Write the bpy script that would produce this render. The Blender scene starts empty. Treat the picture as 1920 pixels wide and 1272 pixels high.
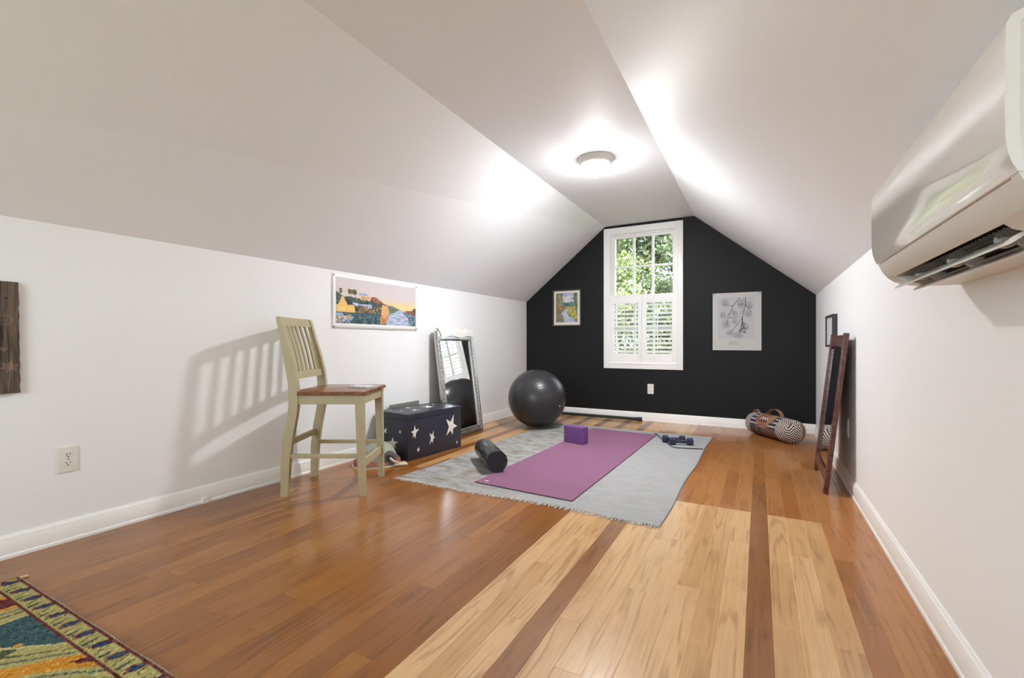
import bpy, bmesh, math, random
import numpy as np
from mathutils import Vector, Matrix

SC = bpy.context.scene
COL = SC.collection
PI = math.pi
random.seed(7)
RNG = np.random.default_rng(11)

# ------------------------------------------------------------------ camera
cam_data = bpy.data.cameras.new('camera')
cam = bpy.data.objects.new('camera', cam_data)
COL.objects.link(cam)
cam.location = (0, 0, 0.93)
cam.rotation_euler = (PI / 2, 0, 0.49216)
cam_data.sensor_width = 36.0
cam_data.lens = 36.0 * 863.95 / 1920.0
cam_data.shift_y = 6.24 / 1920.0
cam_data.clip_start = 0.02
SC.camera = cam

# ------------------------------------------------------------------ colour management
SC.view_settings.view_transform = 'Standard'
SC.view_settings.look = 'None'
SC.view_settings.exposure = 0.97
SC.view_settings.gamma = 1.0
SC.view_settings.use_curve_mapping = False
SC.cycles.use_denoising = True
SC.cycles.max_bounces = 12
SC.cycles.diffuse_bounces = 8
SC.cycles.glossy_bounces = 6
SC.cycles.transparent_max_bounces = 16
SC.cycles.sample_clamp_indirect = 8.0
SC.cycles.caustics_reflective = False
SC.cycles.caustics_refractive = False

# ------------------------------------------------------------------ world: a bright hazy sky
world = bpy.data.worlds.new('sky')
SC.world = world
world.use_nodes = True
wn = world.node_tree
wn.nodes.clear()
wo = wn.nodes.new('ShaderNodeOutputWorld')
wb = wn.nodes.new('ShaderNodeBackground')
wb.inputs[0].default_value = (0.79, 0.91, 1.03, 1)
wb.inputs[1].default_value = 6.6
wn.links.new(wb.outputs[0], wo.inputs[0])

# the sun, high over the roof: it lights the trees outside
sun_d = bpy.data.lights.new('sun', 'SUN')
sun_d.energy = 5.0
sun_d.angle = 0.02
sun_d.color = (1.0, 0.95, 0.86)
sun = bpy.data.objects.new('sun', sun_d)
COL.objects.link(sun)
sun.rotation_euler = (math.radians(38), math.radians(-22), 0)

LAMP_EMIT = 215.0

# portals: the window in the dark wall, and the added fill window behind the camera
def portal(name, loc, rot, sx, sy):
    d = bpy.data.lights.new(name, 'AREA')
    d.shape = 'RECTANGLE'; d.size = sx; d.size_y = sy
    d.cycles.is_portal = True
    o = bpy.data.objects.new(name, d)
    o.location = loc; o.rotation_euler = rot
    COL.objects.link(o)
portal('window_portal', (-1.227, 5.72, 1.46), (-PI / 2, 0, 0), 0.8, 1.62)
portal('rear_fill_portal', (-1.15, -2.32, 1.38), (PI / 2, 0, 0), 1.7, 1.45)

# ------------------------------------------------------------------ room numbers
XL, XR, D, YF = -2.761, 0.508, 5.563, -2.2
NL = -0.01989
ZL, ZR = 1.4735, 1.411
XA, ZA, XB, ZB = -1.674, 2.357, -0.646, 2.361
def wl(y): return XL + NL * (D - y)
WL_DIR = Vector((-NL, 1, 0)).normalized()      # along the left wall, away from the camera
WL_N = Vector((1, NL, 0)).normalized()         # out of the left wall into the room
def LW(y, z, o=0.0):
    return Vector((wl(y), y, z)) + WL_N * o

# ------------------------------------------------------------------ colour helpers
def s2l(c):
    c = np.asarray(c, float) / 255.0
    return np.where(c <= 0.04045, c / 12.92, ((c + 0.055) / 1.055) ** 2.4)
def rgb(r, g, b):
    v = s2l((r, g, b))
    return (float(v[0]), float(v[1]), float(v[2]), 1.0)

# ------------------------------------------------------------------ materials
def mat(name, color=(0.8, 0.8, 0.8, 1), rough=0.5, metal=0.0, noise=None, bump=None, coat=0.0, coat_rough=0.1, sheen=0.0, spec=0.5):
    """noise = (scale, amount, (sx,sy,sz)); bump = (scale, strength, distance)"""
    m = bpy.data.materials.new(name)
    m.use_nodes = True
    nt = m.node_tree
    b = nt.nodes['Principled BSDF']
    b.inputs['Base Color'].default_value = color
    b.inputs['Roughness'].default_value = rough
    b.inputs['Metallic'].default_value = metal
    b.inputs['Coat Weight'].default_value = coat
    b.inputs['Coat Roughness'].default_value = coat_rough
    b.inputs['Sheen Weight'].default_value = sheen
    b.inputs['Specular IOR Level'].default_value = spec
    tc = nt.nodes.new('ShaderNodeTexCoord')
    if noise:
        sc, am, st = noise
        mp = nt.nodes.new('ShaderNodeMapping')
        mp.inputs['Scale'].default_value = st
        nt.links.new(tc.outputs['Object'], mp.inputs[0])
        n = nt.nodes.new('ShaderNodeTexNoise')
        n.inputs['Scale'].default_value = sc
        n.inputs['Detail'].default_value = 6
        nt.links.new(mp.outputs[0], n.inputs['Vector'])
        mr = nt.nodes.new('ShaderNodeMapRange')
        mr.inputs['From Min'].default_value = 0.3
        mr.inputs['From Max'].default_value = 0.7
        mr.inputs['To Min'].default_value = 1 - am
        mr.inputs['To Max'].default_value = 1 + am
        nt.links.new(n.outputs['Fac'], mr.inputs['Value'])
        mx = nt.nodes.new('ShaderNodeVectorMath'); mx.operation = 'SCALE'
        mx.inputs[0].default_value = color[:3]
        nt.links.new(mr.outputs[0], mx.inputs['Scale'])
        nt.links.new(mx.outputs[0], b.inputs['Base Color'])
    if bump:
        n2 = nt.nodes.new('ShaderNodeTexNoise')
        n2.inputs['Scale'].default_value = bump[0]
        n2.inputs['Detail'].default_value = 4
        nt.links.new(tc.outputs['Object'], n2.inputs['Vector'])
        bp = nt.nodes.new('ShaderNodeBump')
        bp.inputs['Strength'].default_value = bump[1]
        bp.inputs['Distance'].default_value = bump[2]
        nt.links.new(n2.outputs['Fac'], bp.inputs['Height'])
        nt.links.new(bp.outputs[0], b.inputs['Normal'])
    return m

def attr_mat(name, rough=0.6, spec=0.4, bump=None, coat=0.0):
    """a surface whose pattern is stored as a colour attribute on its own mesh"""
    m = mat(name, rough=rough, bump=bump, coat=coat, spec=spec)
    nt = m.node_tree
    a = nt.nodes.new('ShaderNodeAttribute'); a.attribute_name = 'Col'
    nt.links.new(a.outputs['Color'], nt.nodes['Principled BSDF'].inputs['Base Color'])
    return m

M = {}
M['wall'] = mat('white_wall_paint', rgb(238, 240, 242), 0.55, noise=(1.2, 0.008, (1, 1, 1)), bump=(160, 0.05, 0.002), spec=0.3)
M['ceiling'] = mat('white_ceiling_paint', rgb(238, 241, 245), 0.6, noise=(1.0, 0.008, (1, 1, 1)), bump=(120, 0.05, 0.002), spec=0.3)
M['dark_wall'] = mat('charcoal_wall_paint', rgb(22, 24, 25), 0.55, noise=(2.5, 0.06, (1, 1, 1)), bump=(140, 0.08, 0.002), spec=0.22)
M['trim'] = mat('white_trim_paint', rgb(240, 240, 238), 0.3, noise=(3, 0.01, (1, 1, 1)))
M['ext'] = mat('roof_backing', rgb(120, 118, 112), 0.9)
M['chrome'] = mat('mirror_silver', (0.9, 0.92, 0.92, 1), 0.015, 1.0, noise=(4, 0.01, (1, 1, 1)))
M['cream'] = mat('cream_chair_paint', rgb(176, 166, 130), 0.42, noise=(9, 0.05, (1, 1, 1)), bump=(60, 0.1, 0.001))
M['plastic'] = mat('white_plastic', rgb(226, 224, 216), 0.35, noise=(5, 0.01, (1, 1, 1)))
M['slot'] = mat('dark_slot', rgb(40, 38, 36), 0.6, noise=(20, 0.1, (1, 1, 1)))

# seat wood
def wood_mat(name, c1, c2, rough=0.3, scale=(14, 1.6, 14), rings=2.2, coat=0.0, axis=None):
    m = mat(name, rgb(*c1), rough, coat=coat)
    nt = m.node_tree; b = nt.nodes['Principled BSDF']
    tc = nt.nodes.new('ShaderNodeTexCoord')
    mp = nt.nodes.new('ShaderNodeMapping'); mp.inputs['Scale'].default_value = scale
    nt.links.new(tc.outputs['Object'], mp.inputs[0])
    n = nt.nodes.new('ShaderNodeTexNoise'); n.inputs['Scale'].default_value = rings; n.inputs['Detail'].default_value = 8
    n.inputs['Distortion'].default_value = 0.8
    nt.links.new(mp.outputs[0], n.inputs['Vector'])
    r = nt.nodes.new('ShaderNodeValToRGB')
    r.color_ramp.elements[0].position = 0.32; r.color_ramp.elements[0].color = rgb(*c2)
    r.color_ramp.elements[1].position = 0.62; r.color_ramp.elements[1].color = rgb(*c1)
    nt.links.new(n.outputs['Fac'], r.inputs[0])
    nt.links.new(r.outputs[0], b.inputs['Base Color'])
    return m
M['seat'] = wood_mat('brown_seat_wood', (139, 88, 50), (98, 56, 28), 0.22)
M['mahogany'] = wood_mat('mahogany_wood', (104, 58, 50), (66, 32, 30), 0.25)
M['barn'] = wood_mat('weathered_wood', (112, 97, 82), (42, 35, 29), 0.85, (60, 60, 3.0), 1.6)

# floor planks
def floor_material():
    m = bpy.data.materials.new('hickory_floor'); m.use_nodes = True
    nt = m.node_tree; b = nt.nodes['Principled BSDF']
    a = nt.nodes.new('ShaderNodeAttribute'); a.attribute_name = 'Col'
    rn = nt.nodes.new('ShaderNodeAttribute'); rn.attribute_name = 'Rnd'
    tc = nt.nodes.new('ShaderNodeTexCoord')
    off = nt.nodes.new('ShaderNodeVectorMath'); off.operation = 'MULTIPLY_ADD'
    off.inputs[1].default_value = (37.0, 53.0, 19.0)
    nt.links.new(rn.outputs['Color'], off.inputs[0]); nt.links.new(tc.outputs['Object'], off.inputs[2])
    # cathedral grain: contour bands of a stretched noise
    mp = nt.nodes.new('ShaderNodeMapping'); mp.inputs['Scale'].default_value = (9.0, 0.62, 1)
    nt.links.new(off.outputs[0], mp.inputs[0])
    n = nt.nodes.new('ShaderNodeTexNoise'); n.inputs['Scale'].default_value = 1.25; n.inputs['Detail'].default_value = 2.5
    n.inputs['Roughness'].default_value = 0.45
    nt.links.new(mp.outputs[0], n.inputs['Vector'])
    mu = nt.nodes.new('ShaderNodeMath'); mu.operation = 'MULTIPLY'; mu.inputs[1].default_value = 52.0
    nt.links.new(n.outputs['Fac'], mu.inputs[0])
    sn = nt.nodes.new('ShaderNodeMath'); sn.operation = 'SINE'; nt.links.new(mu.outputs[0], sn.inputs[0])
    r1 = nt.nodes.new('ShaderNodeMapRange'); r1.inputs['From Min'].default_value = 0.1; r1.inputs['From Max'].default_value = 1.0
    r1.inputs['To Min'].default_value = 1.0; r1.inputs['To Max'].default_value = 0.68
    nt.links.new(sn.outputs[0], r1.inputs['Value'])
    # fine streaks
    mp2 = nt.nodes.new('ShaderNodeMapping'); mp2.inputs['Scale'].default_value = (120, 5, 1)
    nt.links.new(off.outputs[0], mp2.inputs[0])
    n2 = nt.nodes.new('ShaderNodeTexNoise'); n2.inputs['Scale'].default_value = 1.0; n2.inputs['Detail'].default_value = 3
    nt.links.new(mp2.outputs[0], n2.inputs['Vector'])
    r2 = nt.nodes.new('ShaderNodeMapRange'); r2.inputs['From Min'].default_value = 0.3; r2.inputs['From Max'].default_value = 0.7
    r2.inputs['To Min'].default_value = 0.90; r2.inputs['To Max'].default_value = 1.06
    nt.links.new(n2.outputs['Fac'], r2.inputs['Value'])
    # broad blotches
    n3 = nt.nodes.new('ShaderNodeTexNoise'); n3.inputs['Scale'].default_value = 3.0; n3.inputs['Detail'].default_value = 3
    nt.links.new(off.outputs[0], n3.inputs['Vector'])
    r3 = nt.nodes.new('ShaderNodeMapRange'); r3.inputs['From Min'].default_value = 0.3; r3.inputs['From Max'].default_value = 0.7
    r3.inputs['To Min'].default_value = 0.93; r3.inputs['To Max'].default_value = 1.06
    nt.links.new(n3.outputs['Fac'], r3.inputs['Value'])
    # grain strength comes and goes
    n4 = nt.nodes.new('ShaderNodeTexNoise'); n4.inputs['Scale'].default_value = 5.0; n4.inputs['Detail'].default_value = 2
    nt.links.new(off.outputs[0], n4.inputs['Vector'])
    mixg = nt.nodes.new('ShaderNodeMix'); mixg.inputs[2].default_value = 1.0
    r4 = nt.nodes.new('ShaderNodeMapRange'); r4.inputs['From Min'].default_value = 0.36; r4.inputs['From Max'].default_value = 0.62
    nt.links.new(n4.outputs['Fac'], r4.inputs['Value'])
    nt.links.new(r4.outputs[0], mixg.inputs[0]); nt.links.new(r1.outputs[0], mixg.inputs[3])
    p1 = nt.nodes.new('ShaderNodeMath'); p1.operation = 'MULTIPLY'
    nt.links.new(mixg.outputs[0], p1.inputs[0]); nt.links.new(r2.outputs[0], p1.inputs[1])
    p2 = nt.nodes.new('ShaderNodeMath'); p2.operation = 'MULTIPLY'
    nt.links.new(p1.outputs[0], p2.inputs[0]); nt.links.new(r3.outputs[0], p2.inputs[1])
    # darker where the factor is low, and redder with it
    pw = nt.nodes.new('ShaderNodeCombineXYZ')
    for i, e in enumerate((0.85, 1.05, 1.3)):
        q = nt.nodes.new('ShaderNodeMath'); q.operation = 'POWER'; q.inputs[1].default_value = e
        nt.links.new(p2.outputs[0], q.inputs[0]); nt.links.new(q.outputs[0], pw.inputs[i])
    vm = nt.nodes.new('ShaderNodeVectorMath'); vm.operation = 'MULTIPLY'
    nt.links.new(a.outputs['Color'], vm.inputs[0]); nt.links.new(pw.outputs[0], vm.inputs[1])
    nt.links.new(vm.outputs[0], b.inputs['Base Color'])
    rr = nt.nodes.new('ShaderNodeMapRange'); rr.inputs['To Min'].default_value = 0.276; rr.inputs['To Max'].default_value = 0.30
    nt.links.new(n3.outputs['Fac'], rr.inputs['Value']); nt.links.new(rr.outputs[0], b.inputs['Roughness'])
    b.inputs['Specular IOR Level'].default_value = 0.32
    b.inputs['Coat Weight'].default_value = 0.38; b.inputs['Coat Roughness'].default_value = 0.15; b.inputs['Coat IOR'].default_value = 1.5
    bp = nt.nodes.new('ShaderNodeBump'); bp.inputs['Strength'].default_value = 0.02; bp.inputs['Distance'].default_value = 0.001
    nt.links.new(n4.outputs['Fac'], bp.inputs['Height']); nt.links.new(bp.outputs[0], b.inputs['Normal'])
    return m
M['floor'] = floor_material()

# window glass: clear with a faint reflection
def glass_material():
    m = bpy.data.materials.new('window_glass'); m.use_nodes = True
    nt = m.node_tree; nt.nodes.clear()
    o = nt.nodes.new('ShaderNodeOutputMaterial'); mx = nt.nodes.new('ShaderNodeMixShader')
    t = nt.nodes.new('ShaderNodeBsdfTransparent'); g = nt.nodes.new('ShaderNodeBsdfGlossy'); g.inputs['Roughness'].default_value = 0.02
    f = nt.nodes.new('ShaderNodeFresnel'); f.inputs[0].default_value = 1.45
    nt.links.new(f.outputs[0], mx.inputs[0]); nt.links.new(t.outputs[0], mx.inputs[1]); nt.links.new(g.outputs[0], mx.inputs[2])
    nt.links.new(mx.outputs[0], o.inputs[0])
    return m
M['glass'] = glass_material()

# ------------------------------------------------------------------ mesh helpers
def new_bm(): return bmesh.new()
def XF(loc=(0, 0, 0), rz=0.0, rx=0.0, ry=0.0):
    return Matrix.Translation(loc) @ Matrix.Rotation(rz, 4, 'Z') @ Matrix.Rotation(ry, 4, 'Y') @ Matrix.Rotation(rx, 4, 'X')
def frame(o, ex, ey, ez):
    m = Matrix.Identity(4)
    for i, a in enumerate((ex, ey, ez)):
        for j in range(3): m[j][i] = a[j]
    for j in range(3): m[j][3] = o[j]
    return m
def box(bm, lo, hi, T=None, bev=0.0, mi=0, seg=2):
    lo = Vector(lo); hi = Vector(hi)
    r = bmesh.ops.create_cube(bm, size=1.0)
    vs = r['verts']
    c = (lo + hi) / 2; s = hi - lo
    for v in vs:
        v.co = Vector((v.co.x * s.x, v.co.y * s.y, v.co.z * s.z)) + c
    fs = list({f for v in vs for f in v.link_faces})
    if bev > 0:
        es = list({e for v in vs for e in v.link_edges})
        rb = bmesh.ops.bevel(bm, geom=es, offset=bev, segments=seg, profile=0.7, affect='EDGES')
        fs = list(set(rb['faces']) | {f for f in fs if f.is_valid})
        vs = list({v for f in fs for v in f.verts})
    if T is not None:
        for v in vs: v.co = T @ v.co
    for f in fs: f.material_index = mi
    return vs
def prism(bm, pts, h0, h1, T=None, mi=0):
    """pts 2-D outline (ccw), extruded from h0 to h1 along local z"""
    a = [bm.verts.new((p[0], p[1], h0)) for p in pts]
    b = [bm.verts.new((p[0], p[1], h1)) for p in pts]
    n = len(pts); fs = []
    fs.append(bm.faces.new(list(reversed(a)))); fs.append(bm.faces.new(b))
    for i in range(n):
        fs.append(bm.faces.new((a[i], a[(i + 1) % n], b[(i + 1) % n], b[i])))
    if T is not None:
        for v in a + b: v.co = T @ v.co
    for f in fs: f.material_index = mi
    return a + b
def loft(bm, rings, mi=0, cap=True, closed=True):
    """rings: list of lists of points, all of one length"""
    R = [[bm.verts.new(p) for p in r] for r in rings]
    n = len(R[0])
    for i in range(len(R) - 1):
        for j in range(n if closed else n - 1):
            k = (j + 1) % n
            f = bm.faces.new((R[i][j], R[i][k], R[i + 1][k], R[i + 1][j])); f.material_index = mi
    if cap and closed:
        f = bm.faces.new(list(reversed(R[0]))); f.material_index = mi
        f = bm.faces.new(R[-1]); f.material_index = mi
    return R
def lathe(bm, prof, seg=48, T=None, mi=0, cap=True):
    """prof list of (r, z) from one end to the other, about local z"""
    rings = []
    for r, z in prof:
        rings.append([(T @ Vector((r * math.cos(2 * PI * j / seg), r * math.sin(2 * PI * j / seg), z))) if T is not None
                      else Vector((r * math.cos(2 * PI * j / seg), r * math.sin(2 * PI * j / seg), z)) for j in range(seg)])
    return loft(bm, rings, mi, cap)
def tube(bm, path, r, seg=8, mi=0):
    path = [Vector(p) for p in path]
    rings = []
    up = Vector((0, 0, 1))
    for i, p in enumerate(path):
        d = (path[min(i + 1, len(path) - 1)] - path[max(i - 1, 0)]).normalized()
        a = d.cross(up)
        if a.length < 1e-4: a = d.cross(Vector((1, 0, 0)))
        a.normalize(); b = a.cross(d).normalized()
        rr = r[i] if isinstance(r, (list, tuple)) else r
        rings.append([p + a * rr * math.cos(2 * PI * j / seg) + b * rr * math.sin(2 * PI * j / seg) for j in range(seg)])
    return loft(bm, rings, mi)
def zalign(p, q):
    """matrix whose z runs from p to q, origin at p"""
    p = Vector(p); q = Vector(q); z = (q - p).normalized()
    x = z.cross(Vector((0, 0, 1)))
    if x.length < 1e-4: x = Vector((1, 0, 0))
    x.normalize(); y = z.cross(x)
    return frame(p, x, y, z)

def obj(name, bm, mats, parent=None, smooth=35):
    me = bpy.data.meshes.new(name)
    bmesh.ops.recalc_face_normals(bm, faces=bm.faces[:])
    bm.to_mesh(me); bm.free()
    if not isinstance(mats, (list, tuple)): mats = [mats]
    for m in mats: me.materials.append(m)
    if smooth:
        me.shade_smooth()
        me.set_sharp_from_angle(angle=math.radians(smooth))
    else: me.shade_flat()
    o = bpy.data.objects.new(name, me)
    COL.objects.link(o)
    if parent is not None:
        o.parent = parent
        o.matrix_parent_inverse = parent.matrix_world.inverted() if parent.parent is None else Matrix.Identity(4)
    return o
def obj_np(name, verts, faces, mats, parent=None, smooth=False, col=None, rnd=None):
    """mesh from numpy arrays; col per vertex (linear rgb)"""
    me = bpy.data.meshes.new(name)
    faces = np.asarray(faces, np.int32); verts = np.asarray(verts, np.float32)
    nf, k = faces.shape
    me.vertices.add(len(verts)); me.vertices.foreach_set('co', verts.ravel())
    me.loops.add(nf * k); me.loops.foreach_set('vertex_index', faces.ravel())
    me.polygons.add(nf); me.polygons.foreach_set('loop_start', np.arange(nf, dtype=np.int32) * k)
    me.update(calc_edges=True); me.validate()
    for nm, arr in (('Col', col), ('Rnd', rnd)):
        if arr is not None:
            at = me.attributes.new(nm, 'FLOAT_COLOR', 'POINT')
            c4 = np.ones((len(verts), 4), np.float32); c4[:, :3] = arr
            at.data.foreach_set('color', c4.ravel())
    for m in (mats if isinstance(mats, (list, tuple)) else [mats]): me.materials.append(m)
    if smooth: me.shade_smooth()
    else: me.shade_flat()
    o = bpy.data.objects.new(name, me); COL.objects.link(o)
    if parent is not None:
        o.parent = parent; o.matrix_parent_inverse = parent.matrix_world.inverted()
    return o
def tag(o, label, cat, group=None, kind=None):
    o['label'] = label; o['category'] = cat
    if group: o['group'] = group
    if kind: o['kind'] = kind
    return o
def thing(name, label, cat, loc=(0, 0, 0), group=None):
    o = bpy.data.objects.new(name, None); COL.objects.link(o)
    o.location = loc
    o.matrix_world = Matrix.Translation(loc)
    o.empty_display_size = 0.05
    return tag(o, label, cat, group)
def struct(name, bm, m, label=None, cat=None, parent=None, smooth=35):
    o = obj(name, bm, m, parent, smooth)
    if parent is None:
        o['kind'] = 'structure'
        if label: o['label'] = label
        if cat: o['category'] = cat
    return o

# ------------------------------------------------------------------ a small canvas for painted and woven patterns
class Canvas:
    def __init__(s, w, h, bg):
        s.w, s.h = w, h
        s.a = np.zeros((h, w, 3)); s.a[:] = bg
        s.X, s.Y = np.meshgrid((np.arange(w) + 0.5) / w, (np.arange(h) + 0.5) / h)
    def inpoly(s, pts):
        m = np.zeros((s.h, s.w), bool); n = len(pts)
        for i in range(n):
            x0, y0 = pts[i]; x1, y1 = pts[(i + 1) % n]
            if y0 == y1: continue
            c = ((y0 > s.Y) != (y1 > s.Y)) & (s.X < (x1 - x0) * (s.Y - y0) / (y1 - y0) + x0)
            m ^= c
        return m
    def poly(s, pts, c): s.a[s.inpoly(pts)] = c
    def ell(s, x, y, rx, ry, c, al=1.0):
        m = ((s.X - x) / rx) ** 2 + ((s.Y - y) / ry) ** 2 < 1
        s.a[m] = s.a[m] * (1 - al) + np.array(c, float) * al
    def line(s, pts, w, c, asp=1.0):
        for (x0, y0), (x1, y1) in zip(pts[:-1], pts[1:]):
            dx, dy = x1 - x0, (y1 - y0) * asp
            L = max(dx * dx + dy * dy, 1e-9)
            t = np.clip(((s.X - x0) * dx + (s.Y - y0) * asp * dy) / L, 0, 1)
            d = np.hypot(s.X - x0 - t * dx, (s.Y - y0) * asp - t * dy)
            s.a[d < w] = c
    def dabs(s, mask, n, cols, rx, ry, al=0.8):
        ys, xs = np.nonzero(mask)
        if len(ys) == 0: return
        for k in range(n):
            i = RNG.integers(len(ys)); x = s.X[ys[i], xs[i]]; y = s.Y[ys[i], xs[i]]
            c = np.array(cols[RNG.integers(len(cols))], float)
            f = 0.5 + RNG.random()
            y0 = max(int((y - ry * f) * s.h), 0); y1 = int((y + ry * f) * s.h) + 2
            x0 = max(int((x - rx * f) * s.w), 0); x1 = int((x + rx * f) * s.w) + 2
            X = s.X[y0:y1, x0:x1]; Y = s.Y[y0:y1, x0:x1]; A = s.a[y0:y1, x0:x1]; mk = mask[y0:y1, x0:x1]
            m = ((((X - x) / (rx * f)) ** 2 + ((Y - y) / (ry * f)) ** 2) < 1) & mk
            A[m] = A[m] * (1 - al) + c * al
    def noise(s, amp):
        s.a += RNG.normal(0, amp, (s.h, s.w, 1))
        s.a = np.clip(s.a, 0, 255)
def canvas_sheet(name, cv, P00, PU, PV, m, parent=None, zfun=None):
    """a flat sheet with one quad per canvas cell; P00 top-left corner, PU to the top-right, PV to the bottom-left"""
    P00 = np.array(P00); PU = np.array(PU) - P00; PV = np.array(PV) - P00
    h, w = cv.h, cv.w
    U, V = np.meshgrid(np.linspace(0, 1, w + 1), np.linspace(0, 1, h + 1))
    pts = P00 + U[..., None] * PU + V[..., None] * PV
    if zfun is not None: pts = pts + zfun(U, V)
    ii = np.clip((V * h).astype(int), 0, h - 1); jj = np.clip((U * w).astype(int), 0, w - 1)
    col = s2l(cv.a[ii, jj].reshape(-1, 3))
    I = np.arange((w + 1) * (h + 1)).reshape(h + 1, w + 1)
    f = np.stack([I[:-1, :-1], I[1:, :-1], I[1:, 1:], I[:-1, 1:]], -1).reshape(-1, 4)
    return obj_np(name, pts.reshape(-1, 3), f, m, parent, col=col, smooth=True)

# ================================================================== THE ROOM
YB = D + 0.16
# floor: every plank a bevelled board in one mesh
def build_floor():
    W = 0.0797; g = 0.0016; dz = 0.0010
    V = []; F = []; C = []; R = []
    light = [(205, 165, 117), (200, 159, 110), (209, 169, 122), (195, 153, 104)]
    med = [(166, 111, 60), (160, 105, 54), (170, 115, 64), (156, 101, 51), (172, 118, 67)]
    darkc = [(124, 79, 46), (134, 86, 50)]
    left = [(150, 94, 30), (144, 88, 26), (156, 100, 34), (138, 84, 24)]
    rr = random.Random(5)
    fixed = {  # a few board ends read off the photograph, by row
        -5: [0.9, 2.281], -4: [1.2, 1.862], -3: [1.521, 2.9], -2: [2.385], -1: [0.6, 3.5], 0: [1.751, 3.6], 1: [2.352, 3.282],
        2: [1.706, 4.2], 3: [1.895, 2.85], 4: [1.0, 2.6], -11: [1.774, 3.0], -12: [1.36, 2.84], -10: [1.374], -8: [1.45, 2.5],
        -7: [1.222], -6: [1.749], -13: [1.618], -15: [1.392], -17: [1.731]}
    i0 = math.floor((wl(YF) - 0.1 - 0.04) / W); i1 = math.ceil((XR + 0.05 - 0.04) / W)
    for i in range(i0, i1):
        xa, xb = 0.04 + i * W, 0.04 + (i + 1) * W
        g = 0.0016 if i > -8 else 0.0008
        if xa > XR + 0.02: continue
        cuts = [YF]
        y = YF + rr.uniform(0.1, 1.2)
        fx = sorted(fixed.get(i, []) + ([2.84] if -12 <= i <= 2 and i not in (-1,) else []))
        while y < YB:
            if all(abs(y - q) > 0.45 for q in fx): cuts.append(y)
            y += rr.choice((0.6, 0.8, 1.05, 1.3, 1.6))
        cuts += fx; cuts.append(YB + 0.05)
        cuts = sorted(set(cuts))
        for a, b in zip(cuts[:-1], cuts[1:]):
            if b - a < 0.02: continue
            ymid = (a + b) / 2
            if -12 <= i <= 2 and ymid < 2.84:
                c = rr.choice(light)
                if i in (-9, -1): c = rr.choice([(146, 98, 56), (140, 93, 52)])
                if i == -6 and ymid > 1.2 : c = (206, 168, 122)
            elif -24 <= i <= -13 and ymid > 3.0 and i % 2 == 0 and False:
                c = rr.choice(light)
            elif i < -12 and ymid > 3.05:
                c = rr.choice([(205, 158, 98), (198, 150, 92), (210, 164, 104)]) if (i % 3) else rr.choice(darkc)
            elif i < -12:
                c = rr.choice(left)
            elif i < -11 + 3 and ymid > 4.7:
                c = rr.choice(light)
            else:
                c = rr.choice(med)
            c = s2l(c); rv = (rr.random(), rr.random(), rr.random())
            n = len(V)
            x0, x1, y0, y1 = xa, xb, a, b
            V += [(x0, y0, -dz), (x1, y0, -dz), (x1, y1, -dz), (x0, y1, -dz),
                  (x0 + g, y0 + g, 0), (x1 - g, y0 + g, 0), (x1 - g, y1 - g, 0), (x0 + g, y1 - g, 0)]
            F += [(n + 4, n + 5, n + 6, n + 7), (n, n + 1, n + 5, n + 4), (n + 1, n + 2, n + 6, n + 5), (n + 2, n + 3, n + 7, n + 6), (n + 3, n, n + 4, n + 7)]
            C += [c * (1.5 if i > -8 else 0.95)] * 4 + [c] * 4  # seam glints painted into the groove colour, paler on the right-hand rows
            R += [rv] * 8
    n = len(V)   # the subfloor under the boards
    x0, x1 = wl(YF) - 0.12, XR + 0.12
    V += [(x0, YF - 0.12, -0.15), (x1, YF - 0.12, -0.15), (x1, YB, -0.15), (x0, YB, -0.15), (x0, YF - 0.12, -0.004), (x1, YF - 0.12, -0.004), (x1, YB, -0.004), (x0, YB, -0.004)]
    F += [(n, n + 3, n + 2, n + 1), (n + 4, n + 5, n + 6, n + 7), (n, n + 1, n + 5, n + 4), (n + 1, n + 2, n + 6, n + 5), (n + 2, n + 3, n + 7, n + 6), (n + 3, n, n + 4, n + 7)]
    C += [np.array([0.1, 0.06, 0.03])] * 8; R += [(0, 0, 0)] * 8
    # colours must not blend over shared vertices: they are not shared
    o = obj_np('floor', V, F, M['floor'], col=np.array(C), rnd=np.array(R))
    tag(o, 'glossy hardwood floor of light and dark brown boards', 'floor', kind='structure')
build_floor()

def hexa(bm, a, b, T=0):
    """solid between quad a and quad b (each 4 points)"""
    va = [bm.verts.new(p) for p in a]; vb = [bm.verts.new(p) for p in b]
    bm.faces.new(va); bm.faces.new(list(reversed(vb)))
    for i in range(4):
        j = (i + 1) % 4
        bm.faces.new((va[j], va[i], vb[i], vb[j]))
# left and right knee walls
bm = new_bm(); y0, y1 = YF - 0.1, YB
hexa(bm, [(wl(y0), y0, 0), (wl(y1), y1, 0), (wl(y1), y1, ZL), (wl(y0), y0, ZL)],
     [(wl(y0) - 0.12, y0, 0), (wl(y1) - 0.12, y1, 0), (wl(y1) - 0.12, y1, ZL), (wl(y0) - 0.12, y0, ZL)])
struct('wall_left', bm, M['wall'], 'low white knee wall on the left', 'wall', smooth=0)
bm = new_bm()
hexa(bm, [(XR, y0, 0), (XR, y1, 0), (XR, y1, ZR), (XR, y0, ZR)], [(XR + 0.12, y0, 0), (XR + 0.12, y1, 0), (XR + 0.12, y1, ZR), (XR + 0.12, y0, ZR)])
struct('wall_right', bm, M['wall'], 'low white knee wall on the right', 'wall', smooth=0)
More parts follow.
